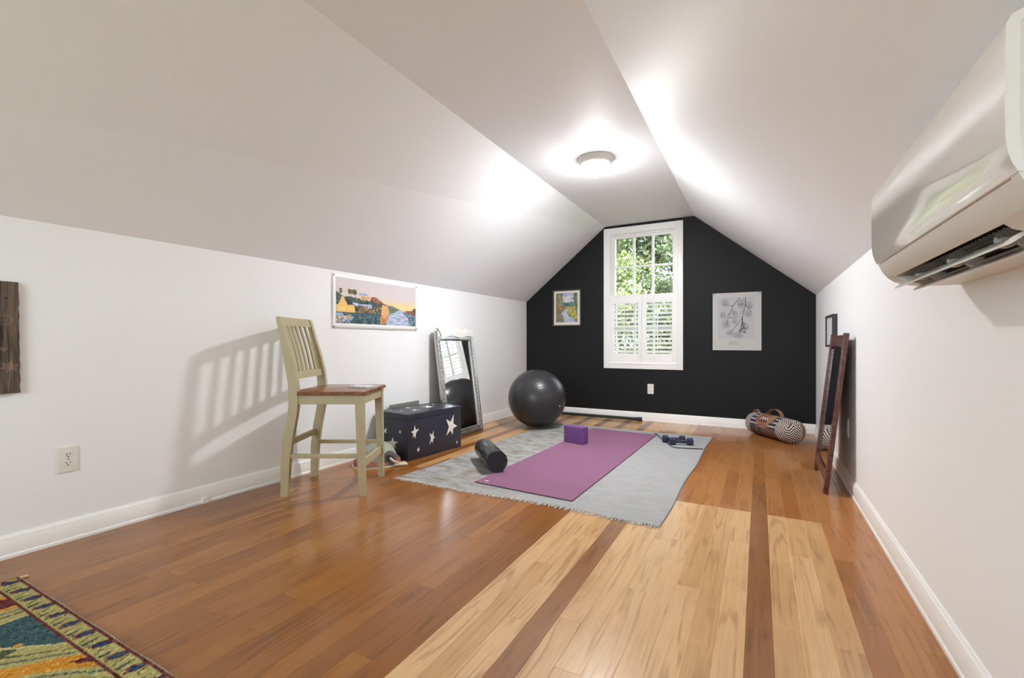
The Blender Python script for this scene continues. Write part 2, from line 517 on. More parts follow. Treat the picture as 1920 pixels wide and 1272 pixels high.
# ceiling: two slopes and the flat strip
bm = new_bm(); t = 0.12
def xsec(y): return [(wl(y), ZL), (XA, ZA), (XB, ZB), (XR, ZR)]
A0, A1 = xsec(y0), xsec(y1)
for k in range(3):
    q = [(A0[k][0], y0, A0[k][1]), (A1[k][0], y1, A1[k][1]), (A1[k + 1][0], y1, A1[k + 1][1]), (A0[k + 1][0], y0, A0[k + 1][1])]
    hexa(bm, q, [(x, y, z + t) for x, y, z in q])
for s_, z_ in ((0, ZL), (3, ZR)):
    dx = -0.12 if s_ == 0 else 0.12
    xa_, xb_ = A0[s_][0], A1[s_][0]
    q = [(xa_ + dx, y0, z_), (xb_ + dx, y1, z_), (xb_, y1, z_), (xa_, y0, z_)]
    hexa(bm, q, [(x, y, z + t) for x, y, z in q])
struct('ceiling', bm, M['ceiling'], 'white ceiling with two sloped sides and a flat strip between', 'ceiling', smooth=0)

# end walls with a window opening
def end_wall(name, ya, yb, ox0, ox1, oz0, oz1, m, label):
    bm = new_bm()
    x0 = min(wl(ya), wl(yb)) - 0.1; x1 = XR + 0.1
    def top(x):
        P = [(x0, ZL - 0.1 * (ZA - ZL) / (XA - XL)), (XL, ZL), (XA, ZA), (XB, ZB), (XR, ZR), (x1, ZR - 0.1)]
        for (xa, za), (xb, zb) in zip(P[:-1], P[1:]):
            if xa - 1e-9 <= x <= xb + 1e-9: return za + (zb - za) * (x - xa) / (xb - xa) + 0.06
        return 1.4
    cols = sorted({x0, XL, XA, ox0, ox1, XB, XR, x1})
    for a, b in zip(cols[:-1], cols[1:]):
        mid = (a + b) / 2
        spans = [(0, 0, top(a), top(b))]
        if ox0 < mid < ox1: spans = [(0, 0, oz0, oz0), (oz1, oz1, top(a), top(b))]
        for za0, zb0, za1, zb1 in spans:
            q = [(a, ya, za0), (b, ya, zb0), (b, ya, zb1), (a, ya, za1)]
            hexa(bm, q, [(x, yb, z) for x, y, z in q])
    bmesh.ops.remove_doubles(bm, verts=bm.verts[:], dist=1e-5)
    struct(name, bm, m, label, 'wall', smooth=0)
WX0, WX1, WZ0, WZ1 = -1.625, -0.828, 0.675, 2.262
end_wall('wall_back', D, YB, WX0, WX1, WZ0, WZ1, M['dark_wall'], 'charcoal black gable wall at the far end')
end_wall('wall_front', YF - 0.12, YF, -1.95, -0.35, 0.7, 2.05, M['wall'], 'white gable wall behind the camera')

# baseboards: a board with a moulded cap
BBP = [(0, 0), (0.019, 0), (0.019, 0.012), (0.0145, 0.018), (0.0145, 0.078), (0.0115, 0.083), (0.0115, 0.088), (0.006, 0.094), (0.004, 0.1), (0, 0.1)]
def baseboard(name, p, q, n, label):
    bm = new_bm(); p = Vector(p); q = Vector(q); n = Vector(n)
    rings = [[e + n * a + Vector((0, 0, b)) for a, b in BBP] for e in (p, q)]
    loft(bm, rings)
    return bm
bm = baseboard('', LW(YF, 0), LW(D, 0), WL_N, '')
box(bm, (0, 0, 0), (0.024, 0.034, 0.035), T=frame(LW(1.495, 0), WL_N, WL_DIR, (0, 0, 1)), bev=0.001)
struct('baseboard_left', bm, M['trim'], 'white baseboard along the left wall', 'baseboard')
struct('baseboard_right', baseboard('', (XR, YF, 0), (XR, D, 0), (-1, 0, 0), ''), M['trim'], 'white baseboard along the right wall', 'baseboard')
struct('baseboard_back', baseboard('', (XL, D, 0), (XR, D, 0), (0, -1, 0), ''), M['trim'], 'white baseboard under the dark wall', 'baseboard')
struct('baseboard_front', baseboard('', (wl(YF), YF, 0), (XR, YF, 0), (0, 1, 0), ''), M['trim'], 'white baseboard behind the camera', 'baseboard')

# ------------------------------------------------------------------ the window in the dark wall
win = bpy.data.objects.new('window_1', None); COL.objects.link(win)
win.location = (-1.227, D, WZ0); win.matrix_world = Matrix.Translation(win.location)
win['kind'] = 'structure'; win['label'] = 'tall white six-pane window in the dark wall'; win['category'] = 'window'
bm = new_bm()   # casing, in the wall plane
cx0, cx1, cz0, cz1 = -1.69, -0.764, 0.613, 2.325
def ring_frame(bm, x0, x1, z0, z1, w, ya, yb, bev=0.003):
    box(bm, (x0, ya, z0), (x0 + w, yb, z1), bev=bev); box(bm, (x1 - w, ya, z0), (x1, yb, z1), bev=bev)
    box(bm, (x0 + w, ya, z1 - w), (x1 - w, yb, z1), bev=bev); box(bm, (x0 + w, ya, z0), (x1 - w, yb, z0 + w), bev=bev)
ring_frame(bm, cx0, cx1, cz0, cz1, 0.066, D - 0.016, D)
ring_frame(bm, cx0 + 0.052, cx1 - 0.052, cz0 + 0.052, cz1 - 0.052, 0.017, D - 0.022, D - 0.01, bev=0.002)
obj('window_casing', bm, M['trim'], win)
bm = new_bm()   # jamb lining the opening
ring_frame(bm, WX0, WX1, WZ0, WZ1, 0.016, D - 0.012, YB - 0.005, bev=0.0)
ring_frame(bm, WX0 + 0.014, WX1 - 0.014, WZ0 + 0.014, WZ1 - 0.014, 0.018, D + 0.03, D + 0.055, bev=0.002)
obj('window_jamb', bm, M['trim'], win)
def sash(z0, z1, yc, rail_top, rail_bot):
    bm = new_bm()
    x0, x1 = WX0 + 0.016, WX1 - 0.016
    st = 0.045
    box(bm, (x0, yc - 0.018, z0), (x0 + st, yc + 0.018, z1), bev=0.003); box(bm, (x1 - st, yc - 0.018, z0), (x1, yc + 0.018, z1), bev=0.003)
    box(bm, (x0 + st, yc - 0.018, z1 - rail_top), (x1 - st, yc + 0.018, z1), bev=0.003)
    box(bm, (x0 + st, yc - 0.018, z0), (x1 - st, yc + 0.018, z0 + rail_bot), bev=0.003)
    gx0, gx1, gz0, gz1 = x0 + st, x1 - st, z0 + rail_bot, z1 - rail_top
    for k in (1, 2):
        xm = gx0 + (gx1 - gx0) * k / 3
        box(bm, (xm - 0.014, yc - 0.015, gz0), (xm + 0.014, yc + 0.012, gz1), bev=0.004)
    zm = (gz0 + gz1) / 2
    box(bm, (gx0, yc - 0.0145, zm - 0.012), (gx1, yc + 0.0115, zm + 0.012), bev=0.004)
    o = obj('window_sash', bm, M['trim'], win)
    bm = new_bm()
    box(bm, (gx0 - 0.004, yc + 0.002, gz0 - 0.004), (gx1 + 0.004, yc + 0.0055, gz1 + 0.004))
    g = obj('glass_pane', bm, M['glass'], o, smooth=0)
    g.matrix_parent_inverse = (Matrix.Translation(win.location)).inverted() @ Matrix.Identity(4)
    g.matrix_parent_inverse = Matrix.Identity(4)
    # parent chain carries the window's location once: undo it
    g.matrix_world = Matrix.Identity(4)
    return o, g
SASHES = [sash(1.455, WZ1 - 0.016, D + 0.075, 0.042, 0.04), sash(WZ0 + 0.016, 1.495, D + 0.115, 0.04, 0.06)]

# unseen rear window, added behind the camera to let fill daylight in
rw_ = bpy.data.objects.new('window_rear_fill', None); COL.objects.link(rw_)
rw_.location = (-1.15, YF, 0.7); rw_.matrix_world = Matrix.Translation(rw_.location)
rw_['kind'] = 'structure'; rw_['label'] = 'white fill window added out of view behind the camera'; rw_['category'] = 'window'
bm = new_bm()
ring_frame(bm, -2.02, -0.28, 0.63, 2.12, 0.075, YF, YF + 0.016)
ring_frame(bm, -1.95, -0.35, 0.7, 2.05, 0.03, YF - 0.11, YF - 0.02)
for xm in (-1.417, -0.883): box(bm, (xm - 0.014, YF - 0.08, 0.73), (xm + 0.014, YF - 0.05, 2.02))
box(bm, (-1.92, YF - 0.079, 1.36), (-0.38, YF - 0.051, 1.39))
obj('window_frame', bm, M['trim'], rw_)

# ------------------------------------------------------------------ cafe shutters: two louvred panels, each a thing
def shutter(x0, x1, ox0, ox1, rod, label):
    z0, z1 = 0.687, 1.502; oz0, oz1 = 0.795, 1.40
    ya, yb = D - 0.004, D + 0.022
    t_ = thing('window_shutter', label, 'shutter', ((x0 + x1) / 2, D, z0), 'white louvred shutters over the lower half of the window')
    bm = new_bm()
    box(bm, (x0, ya, z0), (ox0, yb, z1), bev=0.002); box(bm, (ox1, ya, z0), (x1, yb, z1), bev=0.002)
    box(bm, (ox0, ya, oz1), (ox1, yb, z1), bev=0.002); box(bm, (ox0, ya, z0), (ox1, yb, oz0), bev=0.002)
    obj('shutter_frame', bm, M['trim'], t_)
    n = 12; pitch = (oz1 - oz0) / n
    for k in range(n):
        bm = new_bm()
        zc = oz0 + pitch * (k + 0.5)
        pr = [(0.031 * math.cos(a), 0.005 * math.sin(a)) for a in np.linspace(0, 2 * PI, 16, endpoint=False)]
        T = Matrix.Translation((ox0 + 0.001, D + 0.010, zc)) @ Matrix.Rotation(math.radians(26), 4, 'X') @ frame((0, 0, 0), (0, 1, 0), (0, 0, 1), (1, 0, 0))
        prism(bm, pr, 0, ox1 - ox0 - 0.002, T=T)
        obj('louver', bm, M['trim'], t_)
    bm = new_bm()
    box(bm, (rod - 0.004, D - 0.034, oz0 + 0.02), (rod + 0.004, D - 0.024, oz1 - 0.01), bev=0.002)
    obj('tilt_rod', bm, M['trim'], t_)
shutter(-1.612, -1.234, -1.567, -1.276, -1.433, 'left white louvred shutter panel on the window')
shutter(-1.230, -0.834, -1.179, -0.886, -1.043, 'right white louvred shutter panel on the window')

# ------------------------------------------------------------------ outside: lawn and trees beyond the window
bm = new_bm(); box(bm, (-40, -30, -3.3), (40, 60, -3.0))
g_ = struct('ground', bm, mat('lawn_green', rgb(96, 122, 60), 0.9, noise=(0.8, 0.3, (1, 1, 1))), 'green lawn outside far below the window', 'ground', smooth=0)
def leaf_mat(name, c, c2):
    m = bpy.data.materials.new(name); m.use_nodes = True
    nt = m.node_tree; nt.nodes.clear()
    o = nt.nodes.new('ShaderNodeOutputMaterial'); mx = nt.nodes.new('ShaderNodeMixShader'); mx.inputs[0].default_value = 0.45
    d = nt.nodes.new('ShaderNodeBsdfPrincipled'); d.inputs['Roughness'].default_value = 0.45
    t_ = nt.nodes.new('ShaderNodeBsdfTranslucent')
    a = nt.nodes.new('ShaderNodeAttribute'); a.attribute_name = 'Col'
    nt.links.new(a.outputs['Color'], d.inputs['Base Color']); nt.links.new(a.outputs['Color'], t_.inputs['Color'])
    nt.links.new(d.outputs[0], mx.inputs[1]); nt.links.new(t_.outputs[0], mx.inputs[2]); nt.links.new(mx.outputs[0], o.inputs[0])
    return m
M['leaf'] = leaf_mat('green_leaf', None, None)
M['bark'] = mat('grey_bark', rgb(92, 82, 70), 0.9, noise=(14, 0.3, (1, 1, 0.2)), bump=(30, 0.6, 0.02))
def tree(cx, cy, top, rad, n, pal, label, seed, leaf=0.05):
    r = np.random.default_rng(seed)
    t_ = thing('leafy_tree', label, 'tree', (cx, cy, -3.0), 'green trees outside the window')
    bm = new_bm()
    tube(bm, [(cx, cy, -3), (cx + 0.05, cy, -1), (cx - 0.05, cy + 0.1, 1.0), (cx + 0.1, cy, top - 0.6)], [0.16, 0.13, 0.1, 0.04], 10)
    obj('trunk', bm, M['bark'], t_)
    bm = new_bm(); tips = []
    for k in range(34):
        z = -1.6 + (top + 1.2) * r.random(); a = r.random() * 2 * PI; L = rad * (0.55 + 0.45 * r.random())
        p0 = Vector((cx, cy, z - 0.3)); p1 = p0 + Vector((math.cos(a) * L * 0.5, math.sin(a) * L * 0.5, 0.25)); p2 = p0 + Vector((math.cos(a) * L, math.sin(a) * L, 0.35 + 0.4 * r.random()))
        tube(bm, [p0, p1, p2], [0.028, 0.018, 0.006], 5)
        tips.append((p0, p1, p2))
    obj('branches', bm, M['bark'], t_)
    cen = np.zeros((n, 3))
    for k in range(n):
        p0, p1, p2 = tips[r.integers(len(tips))]; u = r.random() ** 0.6
        p = (p0.lerp(p1, u * 2) if u < 0.5 else p1.lerp(p2, u * 2 - 1))
        cen[k] = p
    cen += r.normal(0, 0.17, (n, 3))
    a = r.normal(0, 1, (n, 3)); a /= np.linalg.norm(a, axis=1)[:, None]
    b = np.cross(a, r.normal(0, 1, (n, 3))); b /= np.linalg.norm(b, axis=1)[:, None]
    c = np.cross(a, b)
    s = leaf * (0.6 + 0.8 * r.random((n, 1)))
    V = np.stack([cen - a * s, cen + b * s * 0.5 + c * s * 0.18, cen + a * s, cen - b * s * 0.5 + c * s * 0.18], 1).reshape(-1, 3)
    I = np.arange(n * 4).reshape(n, 4)
    F = np.concatenate([I[:, [0, 1, 2]], I[:, [0, 2, 3]]])
    pal = s2l(np.array(pal, float)); cc = pal[r.integers(len(pal), size=n)] * (0.34 + 0.46 * r.random((n, 1)))
    obj_np('foliage', V, F, M['leaf'], t_, col=np.repeat(cc, 4, 0))
tree(-3.0, 9.2, 4.4, 1.45, 42000, [(176, 192, 110), (198, 208, 140), (150, 174, 92), (222, 226, 190)], 'yellow-green leafy tree seen in the left panes', 3, 0.045)
tree(-1.35, 9.8, 4.8, 1.35, 56000, [(146, 170, 104), (176, 192, 136), (120, 150, 90), (206, 212, 182), (128, 128, 116)], 'green leafy tree seen in the right panes', 4, 0.045)
tree(-4.4, 14.5, 7.0, 2.3, 26000, [(110, 138, 94), (130, 158, 104), (160, 178, 138)], 'darker tree standing farther behind the others', 5, 0.09)
tree(-0.6, 15.5, 7.0, 2.6, 26000, [(104, 130, 94), (128, 152, 104), (152, 170, 138)], 'dark green tree farthest away on the right', 6, 0.10)

# ================================================================== CEILING LAMP
lt = thing('ceiling_light', 'lit dome ceiling light with frosted glass on the flat ceiling', 'ceiling light', (-1.12, 3.47, 2.36))
LX, LY, LZ = -1.12, 3.47, 2.3592
bm = new_bm()
lathe(bm, [(0.0, 0.0), (0.135, 0.0), (0.139, -0.006), (0.137, -0.014), (0.128, -0.022), (0.126, -0.030), (0.118, -0.040), (0.112, -0.046), (0.100, -0.046)], 64, Matrix.Translation((LX, LY, LZ)))
obj('lamp_base', bm, mat('brushed_nickel_paint', rgb(214, 212, 206), 0.4, 0.1, noise=(20, 0.03, (1, 1, 1))), lt)
bm = new_bm()
prof = [(0.110 * math.cos(a), -0.044 - 0.085 * math.sin(a)) for a in np.linspace(0, PI / 2, 16)]
prof[-1] = (0.004, prof[-1][1])
lathe(bm, prof, 64, Matrix.Translation((LX, LY, LZ)))
gm = bpy.data.materials.new('lit_frosted_glass'); gm.use_nodes = True
gb = gm.node_tree.nodes['Principled BSDF']
gb.inputs['Base Color'].default_value = (0.9, 0.9, 0.88, 1)
gb.inputs['Emission Color'].default_value = (0.985, 0.975, 0.975, 1)
# emission graded by height to tame the ceiling hot spot: bright bottom, dim rim
gnt = gm.node_tree
ggeo = gnt.nodes.new('ShaderNodeNewGeometry'); gsep = gnt.nodes.new('ShaderNodeSeparateXYZ')
gmr = gnt.nodes.new('ShaderNodeMapRange'); gmr.interpolation_type = 'SMOOTHSTEP'
gmr.inputs['From Min'].default_value = LZ - 0.072; gmr.inputs['From Max'].default_value = LZ - 0.127
gmr.inputs['To Min'].default_value = LAMP_EMIT * 0.04; gmr.inputs['To Max'].default_value = LAMP_EMIT * 2.0
gnt.links.new(ggeo.outputs['Position'], gsep.inputs[0]); gnt.links.new(gsep.outputs[2], gmr.inputs['Value'])
gnt.links.new(gmr.outputs[0], gb.inputs['Emission Strength'])
obj('glass_dome', bm, gm, lt)
bm = new_bm()
lathe(bm, [(0.0, -0.125), (0.016, -0.128), (0.017, -0.133), (0.009, -0.138), (0.006, -0.145), (0.008, -0.150), (0.007, -0.156), (0.0, -0.159)], 24, Matrix.Translation((LX, LY, LZ)))
obj('finial', bm, mat('nickel_finial', rgb(176, 172, 164), 0.3, 0.8, noise=(20, 0.03, (1, 1, 1))), lt)

# ================================================================== AIR CONDITIONER on the right wall
AY0, AY1 = 0.90, 1.765
ac = thing('air_conditioner', 'glossy white wall-mounted air conditioner high on the right wall', 'air conditioner', (XR, AY0, 1.095))
M['ac'] = mat('glossy_white_plastic', rgb(222, 220, 214), 0.07, noise=(2, 0.006, (1, 1, 1)), coat=0.5, coat_rough=0.03)
M['acm'] = mat('satin_white_plastic', rgb(214, 211, 203), 0.35, noise=(3, 0.01, (1, 1, 1)))
def acp(pts, bm, ya, yb, mi=0):   # outline in (offset from wall, z)
    loft(bm, [[(XR - o, ya, z) for o, z in pts], [(XR - o, yb, z) for o, z in pts]], mi)
# body shell without the outlet: back/top block, chin, underside
bm = new_bm()
prof_body = [(0.0, 1.395), (0.165, 1.395), (0.165, 1.20), (0.176, 1.163), (0.168, 1.150), (0.152, 1.138), (0.135, 1.165), (0.05, 1.165), (0.05, 1.095), (0.0, 1.095)]
acp(prof_body, bm, AY0 + 0.022, AY1 - 0.022)
# two end caps with the full outline
prof_full = [(0.0, 1.397), (0.15, 1.397), (0.185, 1.392), (0.196, 1.38), (0.198, 1.22), (0.195, 1.19), (0.188, 1.165), (0.178, 1.143), (0.165, 1.124), (0.150, 1.111), (0.125, 1.101), (0.10, 1.097), (0.05, 1.095), (0.0, 1.095)]
acp(prof_full, bm, AY0, AY0 + 0.024); acp(prof_full, bm, AY1 - 0.024, AY1)
# fixed underside lip at the wall side of the outlet
acp([(0.05, 1.11), (0.082, 1.108), (0.085, 1.0985), (0.05, 1.095)], bm, AY0 + 0.02, AY1 - 0.02)
# front chin below the panel, with its step
acp([(0.176, 1.168), (0.186, 1.166), (0.178, 1.144), (0.167, 1.127), (0.160, 1.121), (0.153, 1.128)], bm, AY0 + 0.02, AY1 - 0.02)
# fillets closing the outlet ends
for ya, yb in ((AY0 + 0.02, AY0 + 0.13), (AY1 - 0.06, AY1 - 0.02)):
    acp([(0.05, 1.165), (0.165, 1.150), (0.166, 1.126), (0.150, 1.112), (0.125, 1.102), (0.10, 1.098), (0.05, 1.0955)], bm, ya, yb)
obj('housing', bm, M['acm'], ac, smooth=40)
bm = new_bm()   # glossy front panel
pp = [(0.150, 1.3985)]
pp += [(0.185, 1.3945), (0.197, 1.389), (0.2025, 1.378), (0.2035, 1.34), (0.204, 1.26), (0.203, 1.215), (0.2005, 1.195), (0.196, 1.180), (0.1905, 1.1685), (0.184, 1.1675)]
pp += [(0.180, 1.172), (0.186, 1.19), (0.188, 1.22), (0.188, 1.376), (0.178, 1.386), (0.150, 1.390)]
acp(pp, bm, AY0 - 0.003, AY1 + 0.003)
obj('front_panel', bm, M['ac'], ac, smooth=50)
bm = new_bm()   # dark throat with the grille fins
acp([(0.052, 1.160), (0.135, 1.160), (0.150, 1.142), (0.147, 1.139), (0.132, 1.155), (0.056, 1.155), (0.056, 1.112), (0.052, 1.112)], bm, AY0 + 0.1, AY1 - 0.05)
obj('outlet_throat', bm, mat('dark_throat', rgb(26, 26, 27), 0.5, noise=(20, 0.1, (1, 1, 1))), ac)
bm = new_bm()
y = AY0 + 0.15
while y < AY1 - 0.07:
    box(bm, (XR - 0.148, y, 1.120), (XR - 0.062, y + 0.0016, 1.1215))
    y += 0.019
for o_ in (0.075, 0.1, 0.125):
    box(bm, (XR - o_, AY0 + 0.13, 1.1195), (XR - o_ + 0.0014, AY1 - 0.06, 1.121))
obj('outlet_grille', bm, mat('grey_grille_wire', rgb(120, 120, 118), 0.4, noise=(20, 0.05, (1, 1, 1))), ac)
for k in range(3):   # swing vanes inside the throat
    bm = new_bm()
    y = 1.16 + 0.24 * k
    for j in range(2):
        lathe(bm, [(0.0, 0), (0.016, 0), (0.019, 0.004), (0.016, 0.008), (0.0, 0.008)], 20, frame((XR - 0.11 + 0.028 * j, y, 1.12), (0, 0, 1), (1, 0, 0.2), (0.1, 1, 0)))
    obj('swing_vane', bm, M['acm'], ac)
def vane(oc, zc, ya, yb, half, tilt, name='louver_vane'):
    bm = new_bm()
    pts = [(half * math.cos(a), 0.004 * math.sin(a)) for a in np.linspace(0, 2 * PI, 20, endpoint=False)]
    c, s = math.cos(tilt), math.sin(tilt)
    acp([(oc + x * c - z * s, zc + x * s + z * c) for x, z in pts], bm, ya, yb)
    obj(name, bm, M['ac'], ac, smooth=60)
vane(0.140, 1.100, AY0 + 0.15, AY1 - 0.03, 0.018, math.radians(-38))
vane(0.100, 1.090, AY0 + 0.15, AY1 - 0.03, 0.014, math.radians(-36))

# ================================================================== CHAIR (counter height)
CU = Vector((0.88, 0.475, 0)).normalized(); CV = Vector((-0.475, 0.88, 0)).normalized()
CO = Vector((-2.498, 1.807, 0.0)); CT = frame(CO, CU, CV, Vector((0, 0, 1)))   # local x forward, y sideways away, z up
chair = thing('counter_chair', 'cream counter-height chair with slatted back and brown wooden seat', 'chair', CO)
CW = 0.452
def cpost(y0):
    back = [(-0.047, 0.0), (-0.046, 0.10), (-0.045, 0.221), (-0.029, 0.358), (-0.008, 0.46), (0.001, 0.53), (0.003, 0.58), (-0.001, 0.676), (-0.020, 0.785), (-0.047, 0.948), (-0.076, 1.082)]
    front = [(-0.006, 0.0), (0.002, 0.10), (0.009, 0.221), (0.024, 0.34), (0.045, 0.457), (0.056, 0.53), (0.059, 0.58), (0.057, 0.65), (0.045, 0.745), (0.021, 0.845), (-0.018, 0.966), (-0.050, 1.082)]
    def ev(P, z):
        zs = [p[1] for p in P]; return float(np.interp(z, zs, [p[0] for p in P]))
    bm = new_bm(); rings = []
    for z in list(np.linspace(0, 1.07, 40)) + [1.080, 1.086]:
        b, f = ev(back, z), ev(front, z)
        if z > 1.075: b += 0.004; f -= 0.003 * (1 if z < 1.085 else 2.5)
        rings.append([CT @ Vector((b, y0, z)), CT @ Vector((f, y0, z)), CT @ Vector((f, y0 + 0.034, z)), CT @ Vector((b, y0 + 0.034, z))])
    loft(bm, rings)
    obj('leg', bm, M['cream'], chair, smooth=50)
cpost(0.0); cpost(CW - 0.034)
for y0 in (0.004, CW - 0.044):
    bm = new_bm()
    rings = []
    for z, xa, xb, ya, yb in ((0.0, 0.423, 0.458, y0 + 0.006, y0 + 0.036), (0.30, 0.410, 0.454, y0 + 0.001, y0 + 0.039), (0.56, 0.400, 0.450, y0, y0 + 0.04), (0.61, 0.400, 0.450, y0, y0 + 0.04)):
        rings.append([CT @ Vector((xa, ya, z)), CT @ Vector((xb, ya, z)), CT @ Vector((xb, yb, z)), CT @ Vector((xa, yb, z))])
    loft(bm, rings)
    obj('leg', bm, M['cream'], chair, smooth=30)
for (xa, ya) in ((-0.047, 0.001), (-0.047, CW - 0.033), (0.425, 0.011), (0.425, CW - 0.037)):
    bm = new_bm(); box(bm, (xa + 0.005, ya + 0.004, -0.0005), (xa + 0.030, ya + 0.024, 0.004), T=CT)
    obj('foot_glide', bm, mat('black_felt', rgb(20, 20, 20), 0.9, noise=(30, 0.1, (1, 1, 1))) if 'felt' not in M else M['felt'], chair)
bm = new_bm()   # apron
box(bm, (0.055, 0.008, 0.555), (0.402, 0.028, 0.611), T=CT); box(bm, (0.055, CW - 0.03, 0.555), (0.402, CW - 0.012, 0.611), T=CT)
box(bm, (0.424, 0.04, 0.555), (0.444, CW - 0.042, 0.611), T=CT); box(bm, (0.02, 0.033, 0.555), (0.04, CW - 0.033, 0.611), T=CT)
obj('seat_apron', bm, M['cream'], chair)
bm = new_bm()   # seat: saddle board with a stepped edge
def seat_pts(o):
    return [(0.03 - o * 0, 0.040), (0.062, 0.038 - o), (0.062, -0.020 - o), (0.452 + o, -0.024 - o), (0.462 + o, -0.014 - o), (0.462 + o, CW + 0.010 + o), (0.452 + o, CW + 0.020 + o), (0.062, CW + 0.016 + o), (0.062, CW - 0.038 + o), (0.03, CW - 0.040)]
rings = []
for o_, z in ((-0.008, 0.611), (0.0, 0.615), (0.0, 0.630), (-0.003, 0.634), (-0.012, 0.636)):
    rings.append([CT @ Vector((x, y, z)) for x, y in seat_pts(o_)])
R_ = loft(bm, rings)
obj('seat', bm, M['seat'], chair, smooth=25)
def rail(z0, z1, xoff0, xoff1, th, bow, name):
    """a curved back rail between the posts; xoff at bottom/top"""
    bm = new_bm(); rings = []
    for k in range(13):
        y = 0.030 + (CW - 0.060) * k / 12
        bw = -bow * (1 - ((k - 6) / 6) ** 2)
        rings.append([CT @ Vector((xoff0 + bw, y, z0)), CT @ Vector((xoff0 + th + bw, y, z0)), CT @ Vector((xoff1 + th + bw, y, z1)), CT @ Vector((xoff1 + bw, y, z1))])
    loft(bm, rings); obj(name, bm, M['cream'], chair, smooth=40)
rail(1.035, 1.088, -0.066, -0.083, 0.022, 0.020, 'top_rail')
rail(0.703, 0.748, 0.014, 0.006, 0.024, 0.016, 'lower_rail')
for k in range(6):
    y = 0.034 + (CW - 0.068) * (k + 1) / 7
    bw = (1 - ((y - CW / 2) / (CW / 2 - 0.03)) ** 2)
    bm = new_bm()
    rings = []
    for z in np.linspace(0.742, 1.042, 9):
        t_ = (z - 0.742) / 0.3
        x = 0.014 * (1 - t_) + (-0.061) * t_ + 0.006 * math.sin(PI * t_) - (0.016 + 0.004 * t_) * bw
        rings.append([CT @ Vector((x, y - 0.012, z)), CT @ Vector((x + 0.011, y - 0.012, z)), CT @ Vector((x + 0.011, y + 0.012, z)), CT @ Vector((x, y + 0.012, z))])
    loft(bm, rings); obj('back_slat', bm, M['cream'], chair, smooth=40)
for lo, hi in (((-0.006, 0.008, 0.228), (0.425, 0.026, 0.254)), ((-0.006, CW - 0.028, 0.228), (0.425, CW - 0.010, 0.254)),
               ((-0.028, 0.03, 0.295), (-0.010, CW - 0.03, 0.333)), ((0.428, 0.03, 0.165), (0.446, CW - 0.04, 0.212))):
    bm = new_bm(); box(bm, lo, hi, T=CT, bev=0.002); obj('stretcher', bm, M['cream'], chair)

# the tablet lying on the seat
bm = new_bm()
box(bm, (0, 0, 0), (0.155, 0.10, 0.011), T=XF((-2.348, 2.128, 0.6365), math.radians(3)), bev=0.003)
tb = thing('tablet', 'thin pale grey tablet lying on the chair seat', 'tablet', (-2.30, 2.15, 0.6365))
obj('tablet_body', bm, mat('pale_grey_plastic', rgb(196, 198, 196), 0.3, noise=(12, 0.02, (1, 1, 1))), tb)
bm = new_bm(); box(bm, (0.008, 0.008, 0.011), (0.147, 0.092, 0.0122), T=XF((-2.348, 2.128, 0.6365), math.radians(3)))
obj('tablet_screen', bm, mat('pale_screen', rgb(214, 217, 220), 0.12, noise=(12, 0.01, (1, 1, 1))), tb)

# ================================================================== STAR CHEST
BO = Vector((-2.411, 2.782, 0)); E1 = Vector((0.11814, 0.99300, 0)); E2 = Vector((-0.98646, 0.16398, 0))
E2 = Vector((-0.99300, 0.11814, 0))
BT = frame(BO, E1, E2, Vector((0, 0, 1)))
BLn, BDp, BH = 0.626, 0.372, 0.365
ch = thing('storage_chest', 'charcoal blue wooden chest painted with white stars beside the mirror', 'chest', BO)
M['chest'] = mat('charcoal_blue_paint', rgb(41, 43, 54), 0.38, noise=(8, 0.08, (1, 1, 1)), bump=(50, 0.1, 0.001))
M['star'] = mat('white_star_paint', rgb(226, 222, 210), 0.5, noise=(20, 0.05, (1, 1, 1)))
def star(bm, tips, c, T):
    pts = []; n = len(tips)
    for i in range(n):
        a, b = tips[i], tips[(i + 1) % n]
        pts.append(a)
        m_ = ((a[0] + b[0]) / 2, (a[1] + b[1]) / 2)
        pts.append((c[0] + (m_[0] - c[0]) * 0.48, c[1] + (m_[1] - c[1]) * 0.48))
    cv_ = bm.verts.new(T @ Vector((c[0], c[1], 0.0008)))
    vs = [bm.verts.new(T @ Vector((p[0], p[1], 0.0008))) for p in pts]
    ve = [bm.verts.new(T @ Vector((p[0], p[1], -0.0005))) for p in pts]
    for i in range(len(vs)):
        j = (i + 1) % len(vs)
        f = bm.faces.new((cv_, vs[i], vs[j])); f.material_index = 1
        f = bm.faces.new((vs[i], ve[i], ve[j], vs[j])); f.material_index = 1
lidz = BH - 0.047
bm = new_bm()
box(bm, (0.002, 0.002, 0.0), (BLn - 0.002, BDp - 0.002, lidz - 0.002), T=BT, bev=0.002)
Tf = BT @ frame((0, 0.002, 0), (1, 0, 0), (0, 0, 1), (0, -1, 0))
for s in ([(0.431, 0.271), (0.528, 0.30), (0.572, 0.193), (0.515, 0.125), (0.435, 0.132), (0.498, 0.201)],
          [(0.032, 0.226), (0.071, 0.273), (0.12, 0.239), (0.08, 0.165), (0.05, 0.175), (0.071, 0.214)],
          [(0.234, 0.184), (0.283, 0.197), (0.297, 0.139), (0.272, 0.094), (0.233, 0.088), (0.268, 0.141)],
          [(0.114, 0.096), (0.129, 0.076), (0.12, 0.052), (0.098, 0.055), (0.093, 0.077), (0.109, 0.073)],
          [(0.570, 0.065), (0.581, 0.053), (0.574, 0.034), (0.561, 0.043), (0.555, 0.057), (0.568, 0.050)]):
    star(bm, s[:5], s[5], Tf)
Ts = BT @ frame((0.002, 0, 0), (0, 1, 0), (0, 0, 1), (-1, 0, 0))
